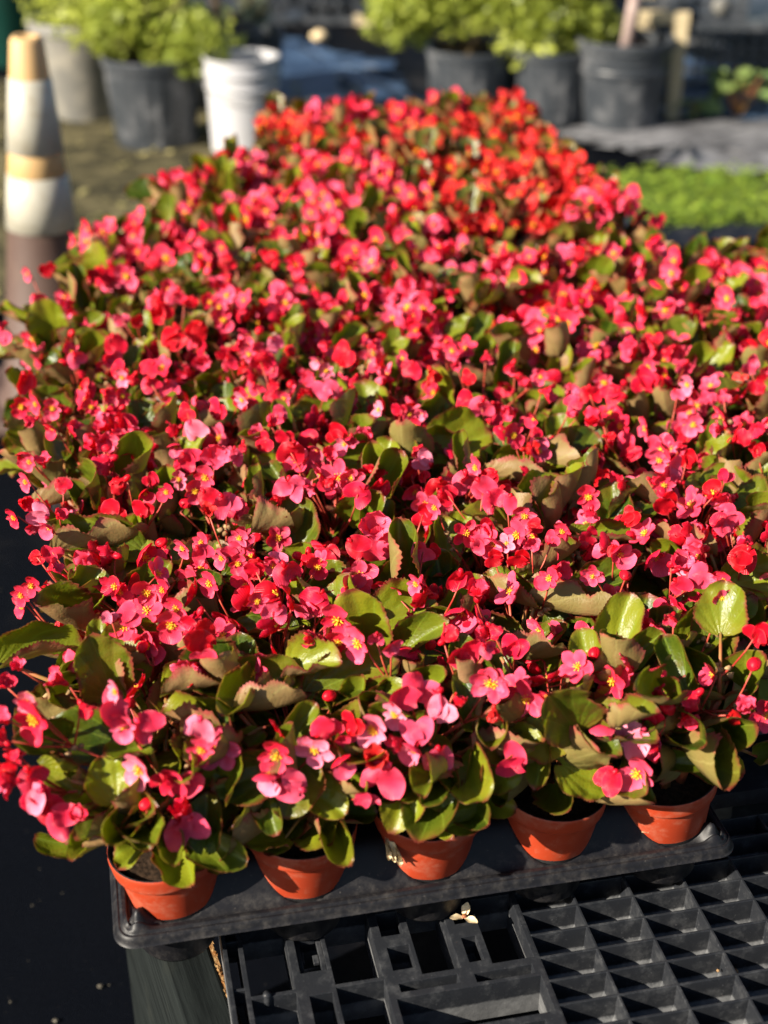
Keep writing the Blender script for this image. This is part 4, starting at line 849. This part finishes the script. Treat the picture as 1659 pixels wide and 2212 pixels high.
M['sh_olive'] = smallleaf('olive_green_leaves', (.13, .18, .03), (.36, .38, .07), (.4, .45, .06))
M['sh_grey'] = smallleaf('grey_green_leaves', (.16, .20, .14), (.36, .40, .30), (.3, .35, .2))
M['sh_bright'] = smallleaf('bright_green_leaves', (.13, .23, .03), (.36, .45, .06), (.5, .62, .07))
def crown_mesh(mb, c, rad, n, leaf, seed, lumps=9, trunkbase=None):
    r = random.Random(seed); c = Vector(c); L = []
    for k in range(lumps):
        d = Vector((r.gauss(0, 1), r.gauss(0, 1), r.gauss(0, 1))).normalized()*r.uniform(.3, .75)
        L.append((Vector((d.x*rad[0], d.y*rad[1], d.z*rad[2])), r.uniform(.3, .55), r.random()))
    for k in range(n):
        lc, lr, tone = r.choice(L); d = Vector((r.gauss(0, 1), r.gauss(0, 1), r.gauss(0, 1))).normalized()*(r.random()**.4)
        p = c+lc+Vector((d.x*rad[0], d.y*rad[1], d.z*rad[2]))*lr
        a = Vector((r.gauss(0, 1), r.gauss(0, 1), r.gauss(0, .7))).normalized(); b = a.cross(Vector((r.gauss(0, 1), r.gauss(0, 1), r.gauss(0, 1)))).normalized()
        s = leaf*r.uniform(.6, 1.3); t = min(1, max(0, tone*.6+r.random()*.5))
        at4 = [(0, t, 0, 0)]*6
        nn = a.cross(b)*s*.15
        mb.add([p-a*s, p-a*s*.3-b*s*.4+nn, p+a*s*.4-b*s*.35+nn, p+a*s, p+a*s*.4+b*s*.35+nn, p-a*s*.3+b*s*.4+nn], [(0, 1, 5), (1, 2, 4, 5), (2, 3, 4)], 0, at4)
def branches(mb, base, c, rad, n, seed, r0=.008):
    r = random.Random(seed)
    for k in range(n):
        e = Vector(c)+Vector((r.uniform(-.8, .8)*rad[0], r.uniform(-.8, .8)*rad[1], r.uniform(-.3, .8)*rad[2])); b = Vector(base)+Vector((r.gauss(0, .02), r.gauss(0, .02), 0))
        mb.tube([b, b.lerp(e, .5)+Vector((r.gauss(0, .02), r.gauss(0, .02), .02)), e], [r0, r0*.7, r0*.35], 6)
def shrub(root, base, c, rad, n, leaf, mat, seed, lumps=9, nb=14):
    mb = MB(); branches(mb, base, c, rad, nb, seed); mb.build('branches', M['twig'], root)
    mb = MB(); crown_mesh(mb, c, rad, n, leaf, seed, lumps); mb.build('leaves', mat, root, smooth=False)

r = ribbed('planter_pot', 'weathered grey pot at the far left, rounded and faded, holding a leafy bush', 190, 258, .20, .13, .42, M['greypot'], rib=0, ribs=12)
shrub(r, (0, 0, .36), (.02, 0, .60), (.30, .24, .28), 2600, .020, M['sh_yellow'], 51, 12)
r = ribbed('planter_pot', 'black ribbed pot of yellow-green bush left of the white bucket', 340, 316, .185, .155, .36, M['blackpot'])
shrub(r, (0, 0, .30), (-.04, -.0, .50), (.36, .24, .30), 3600, .026, M['sh_yellow'], 52, 16)
# white bucket
p = at(530, 332, 0); r = empty('white_bucket', (p.x, p.y, .004)); setp(r, 'open white plastic bucket standing behind the left end of the flowers', 'bucket')
mb = MB(); mb.lathe([(0, .002), (.126, .002), (.130, .006), (.1385, .26), (.146, .262), (.146, .272), (.140, .274), (.141, .315), (.150, .317), (.150, .330), (.1425, .332), (.143, .368), (.150, .370), (.150, .378), (.139, .378), (.136, .30), (.125, .02), (0, .018)], 56)
autosmooth(mb.build('bucket_body', M['bucket'], r), 30)
mb = MB(); mb.tube([(.149*math.cos(R(a)), -.149*math.sin(R(a))*.99-.006, .325-.10*math.sin(R(a))) for a in range(0, 181, 12)], .0022, 6); mb.build('wire_handle', M['greypot'], r)
# pot with a thin taped trunk behind the bucket
r = ribbed('planter_pot', 'black pot with a slender brown trunk, right behind the white bucket', 478, 226, .19, .16, .33, M['blackpot'])
M['trunk'] = simple('tan_bark', (.36, .24, .15), (.52, .38, .25), 25, .85, .2, .004)
M['trunk2'] = simple('mauve_bark', (.30, .22, .20), (.44, .34, .31), 25, .85, .2, .004)
mb = MB(); mb.tube([(0, 0, .25), (.0, 0, .5), (.01, 0, .9), (.0, 0, 1.5)], [.024, .022, .02, .015], 10); mb.build('trunk', M['trunk'], r)
mb = MB(); mb.lathe([(.028, .50), (.029, .505), (.028, .56)], 16, (-.012, -.0, 0)); mb.build('tape', M['bucket'], r)
mb = MB(); branches(mb, (0, 0, 1.3), (0, 0, 1.6), (.3, .3, .2), 8, 4); crown_mesh(mb, (0, 0, 1.65), (.35, .35, .25), 500, .03, 66); 
mb = MB(); crown_mesh(mb, (0, 0, 1.65), (.35, .35, .25), 700, .03, 66); mb.build('leaves', M['sh_olive'], r, smooth=False)
r = ribbed('planter_pot', 'black pot of pale grey-green foliage right of the slender trunk', 545, 200, .15, .12, .28, M['blackpot'])
shrub(r, (0, 0, .22), (.02, 0, .42), (.15, .14, .20), 700, .018, M['sh_grey'], 57, 7)
# right hand group
r = ribbed('planter_pot', 'black pot of yellow-green shrub, left of the right-hand pot group', 1012, 262, .18, .155, .31, M['blackpot'])
shrub(r, (0, 0, .25), (-.08, .02, .53), (.42, .22, .31), 4200, .026, M['sh_yellow'], 61, 18)
r = ribbed('planter_pot', 'black pot of yellow-green shrub with a white tag, middle of the right-hand group', 1184, 262, .18, .155, .31, M['blackpot'])
shrub(r, (0, 0, .25), (-.03, .02, .53), (.34, .20, .31), 3600, .026, M['sh_yellow'], 62, 16)
mb = MB(); mb.box((-.05, -.10, .37), (.035, .003, .17)); o = mb.build('plant_tag', M['bucket'], r, smooth=False); o.rotation_euler = (0, R(4), 0)
r = ribbed('planter_pot', 'large grey-black pot with a mauve trunk, right of the shrubs', 1338, 276, .195, .150, .37, M['blackpot'], rib=0, ribs=14)
mb = MB(); mb.lathe([(.187, .235), (.191, .24), (.191, .255), (.188, .26)], 48); mb.build('band', M['blackpot'], r)
mb = MB(); mb.tube([(.0, 0, .3), (.02, 0, .5), (.05, 0, .8), (.03, 0, 1.6)], [.030, .027, .024, .018], 10); mb.build('trunk', M['trunk2'], r)
mb = MB(); crown_mesh(mb, (0, 0, 1.75), (.4, .4, .3), 700, .03, 68); mb.build('leaves', M['sh_olive'], r, smooth=False)
r = ribbed('planter_pot', 'faded grey pot leaning behind the large pot on its left side', 1290, 232, .17, .14, .33, M['greypot'], rib=0, ribs=12)
shrub(r, (0, 0, .27), (-.10, 0, .50), (.20, .18, .22), 1400, .016, M['sh_olive'], 63, 9)
# bench with timber frame, crates below dark, plants on top
p = at(1450, 262, 0); r = empty('potting_bench', (p.x, p.y, 0)); setp(r, 'low timber-framed bench at the top right, carrying crates and plants', 'bench')
mb = MB(); mb.box((.0, 0, .21), (.055, .05, .40)); mb.build('leg', M['tanwood'], r, smooth=False)
mb = MB(); mb.box((1.15, 0, .21), (.055, .05, .40)); mb.build('leg', M['tanwood'], r, smooth=False)
mb = MB(); mb.box((0, .85, .21), (.055, .05, .40)); mb.build('leg', M['tanwood'], r, smooth=False)
mb = MB(); mb.box((1.15, .85, .21), (.055, .05, .40)); mb.build('leg', M['tanwood'], r, smooth=False)
mb = MB(); mb.box((-.08, 0, .433), (.22, .05, .045)); mb.build('rail_end', M['tanwood'], r, smooth=False)
mb = MB(); mb.box((.62, .43, .40), (1.12, .95, .03)); mb.build('bench_top', M['blackpot'], r, smooth=False)
bx, by = p.x, p.y
def crate(x, y, z, w_, d_, h_, lab, grp='black crates stacked at the back', nm='plastic_crate', rz=0):
    r = empty(nm, (x, y, z), rz); setp(r, lab, 'crate', grp); mb = MB(); t = .008
    mb.box((0, 0, t/2), (w_, d_, t)); 
    for s in (-1, 1):
        for q in range(3):
            zz = t+.012+(h_-.03)*q/2; mb.box((0, s*(d_/2-t/2), zz), (w_, t, .022)); mb.box((s*(w_/2-t/2), 0, zz), (t*.9, d_-2*t, .022))
        for q in range(7): mb.box((-w_/2+.01+(w_-.02)*q/6, s*(d_/2-t*.5), h_/2), (.012, t*.7, h_-.004))
    mb.build('crate_body', M['blackpot'], r, smooth=False); return r
r = crate(bx+.07, by+.22, .415, .44, .34, .12, 'black slatted crate on the bench left of the bright green plants'); 
mb = MB(); mb.lathe([(0, -.006), (.034, -.006), (.036, 0), (.034, .006), (0, .006)], 24); o = mb.build('grey_disc', M['greypot'], r, loc=(.10, -.178, .055)); o.rotation_euler = (math.pi/2, 0, 0)
r = ribbed('planter_pot', 'black pot of bright green plant on the bench, top right corner', 1600, 150, .16, .13, .20, M['blackpot']); r.location = (bx+.62, by+.35, .418)
shrub(r, (0, 0, .16), (-.02, 0, .24), (.34, .28, .20), 3200, .02, M['sh_bright'], 71, 12)
for k in range(3): crate(bx+.15+.42*k, by+.75, .01, .38, .30, .30, f"black crate in the shade under the bench, {NTH[k+1]} from the left", 'crates under the bench')
# round fruit
q = at(1552, 142, 0); mb = MB(); mb.blob((0, 0, .045), (.046, .046, .044), 0, 16, 10); 
t = NT('fruit_skin'); c = t.mix(t.ramp(t.noise(9, 2), .42, .58), (.55, .55, .12), (.62, .22, .16)); M['fruit'] = t.done(t.pbr(c, .4, .4))
setp(mb.build('fruit', M['fruit'], loc=(q.x, q.y-.5, .012)), 'yellow-green and pink round fruit lying before the bench shade', 'fruit')
# small seedling by the bench, on the fabric
def sprout(px, py, lab, n, h, seed, mat):
    p = at(px, py, 0); r = empty('young_plant', (p.x, p.y, .01)); setp(r, lab, 'plant', 'young plants on the ground fabric'); rr = random.Random(seed)
    ms = MB(); ml = MB()
    for k in range(n):
        a = rr.uniform(0, 6.28); e = Vector((math.cos(a)*h*.45, math.sin(a)*h*.4, h*rr.uniform(.4, 1))); ms.tube([(0, 0, 0), e*.5+Vector((0, 0, .02)), e], [.004, .003, .002], 5)
        add_leaf(ml, e, (math.cos(a), math.sin(a), rr.uniform(-.3, .4)), (rr.gauss(0, .4)-.3, rr.gauss(0, .4)-.4, 1), .085, .07, seed+k, .3, rr.random(), False)
    ms.build('stems', M['petiole'], r); ml.build('leaves', [mat, mat], r)
M['sprout'] = smallleaf('sprout_leaf', (.16, .26, .10), (.34, .42, .12), (.4, .5, .1))
sprout(1590, 262, 'small leafy plant rising from the blue-black fabric near right edge', 14, .20, 810, M['sprout'])
sprout(1500, 262, 'lower seedling left of the small leafy plant near right edge', 7, .07, 840, M['sprout'])
sprout(215, 262, 'tiny weed at the foot of the weathered grey pot', 5, .04, 860, M['sprout'])
# flats of bright seedlings on the ground at right
M['flat'] = plastic('flat_black', (.014, .018, .03), amount=.2, scale=12, rough=.35)
k = 0
for i in range(3):
    for j in range(2):
        c = at(1308, 540, 0); x, y = c.x+.30+.56*i+.06*j, c.y+.16+.30*j
        if j == 0 and i == 0: x += .05
        r = empty('seedling_flat', (x, y, .012), R(8)); side = ['left', 'middle', 'right'][i]; rowt = ['near', 'far'][j]
        setp(r, f"black flat of bright green seedlings, {rowt} row, {side} one, behind the begonias", 'seedling flat', 'flats of bright green seedlings')
        mb = MB(); mb.box((0, 0, .003), (.53, .27, .006))
        for s in (-1, 1): mb.box((0, s*.137, .03), (.545, .006, .06)); mb.box((s*.27, 0, .03), (.006, .268, .06))
        mb.build('flat', M['flat'], r, smooth=False)
        mb = MB(); rr = random.Random(900+k)
        for q in range(1500):
            a = rr.uniform(0, 6.28); px_, py_ = rr.uniform(-.27, .27), rr.uniform(-.145, .145); hz = .055+.05*rr.random()+.018*math.sin(px_*40)*math.cos(py_*47)
            s = rr.uniform(.008, .016); d = Vector((math.cos(a), math.sin(a), rr.uniform(-.2, .6)))*s; e = Vector((-math.sin(a), math.cos(a), rr.uniform(-.2, .2)))*s*.6; pz = Vector((px_, py_, hz)); tt = rr.random()
            mb.add([pz-d, pz-e*.9, pz+d, pz+e*.9], [(0, 1, 2, 3)], 0, [(0, tt, 0, 0)]*4)
        mb.build('seedlings', M['sh_bright'], r, smooth=False); k += 1
# rows of dark stock further back
M['teal'] = plastic('dark_teal_plastic', (.01, .10, .075), dust=(.05, .14, .11), amount=.4, scale=6, rough=.5)
p = at(75, 150, 0); r = empty('teal_bin', (p.x-.05, p.y+.2, 0)); setp(r, 'dark teal bin at the top left corner behind the cone', 'bin')
mb = MB(); mb.lathe([(0, .01), (.24, .01), (.27, .68), (.285, .68), (.285, .72), (.26, .72)], 40); mb.build('bin_body', M['teal'], r)
for k, (px, py, wd, hh, lab) in enumerate(((650, 60, .62, .42, 'dark crate at the top centre, above the bucket'), (775, 52, .62, .50, 'dark crate left of the yellow-green shrubs at the top'), (905, 60, .6, .45, 'dark crate hidden behind the yellow-green shrubs'),
        (20, 120, .7, .8, 'dark crate at the top left edge beyond the cone'), (330, 70, .8, .6, 'dark crate behind the left bush'), (480, 40, .7, .6, 'dark crate behind the slender trunk'))):
    p = at(px, py, 0); crate(p.x, p.y+.3, .01, wd, .5, hh, lab, 'dark crates along the back')
for k in range(7): 
    x = -3.6+1.25*k; crate(x, 9.9+.2*(k % 2), .01, 1.15, .8, 1.0, f"tall dark crate in the back row, {['leftmost','second from left','third from left','middle one','third from right','second from right','rightmost'][k]}", 'tall crates in the back row')
p = at(820, 48, 0); mb = MB(); mb.box((0, 0, .10), (.28, .06, .05)); o = setp(mb.build('timber_offcut', M['tanwood'], loc=(p.x, p.y-.15, 0), smooth=False), 'tan timber offcut at the top, left of the shrubs', 'timber')
o.location.z = -.06
p = at(690, 92, 0); mb = MB(); mb.blob((0, 0, .03), (.045, .04, .03), 0, 12, 8, .12); setp(mb.build('stone', M['papery'], loc=(p.x, p.y, .005)), 'pale rounded stone on the dark ground at top centre', 'stone')
p = at(408, 150, 0); mb = MB(); mb.lathe([(0, .0), (.055, 0), (.06, .02), (.058, .16), (.03, .20), (.028, .22), (0, .22)], 24); setp(mb.build('jug', M['bucket'], loc=(at(425, 245, 0).x, at(425, 245, 0).y, .12)), 'small white plastic jug between the bush and the bucket', 'jug')
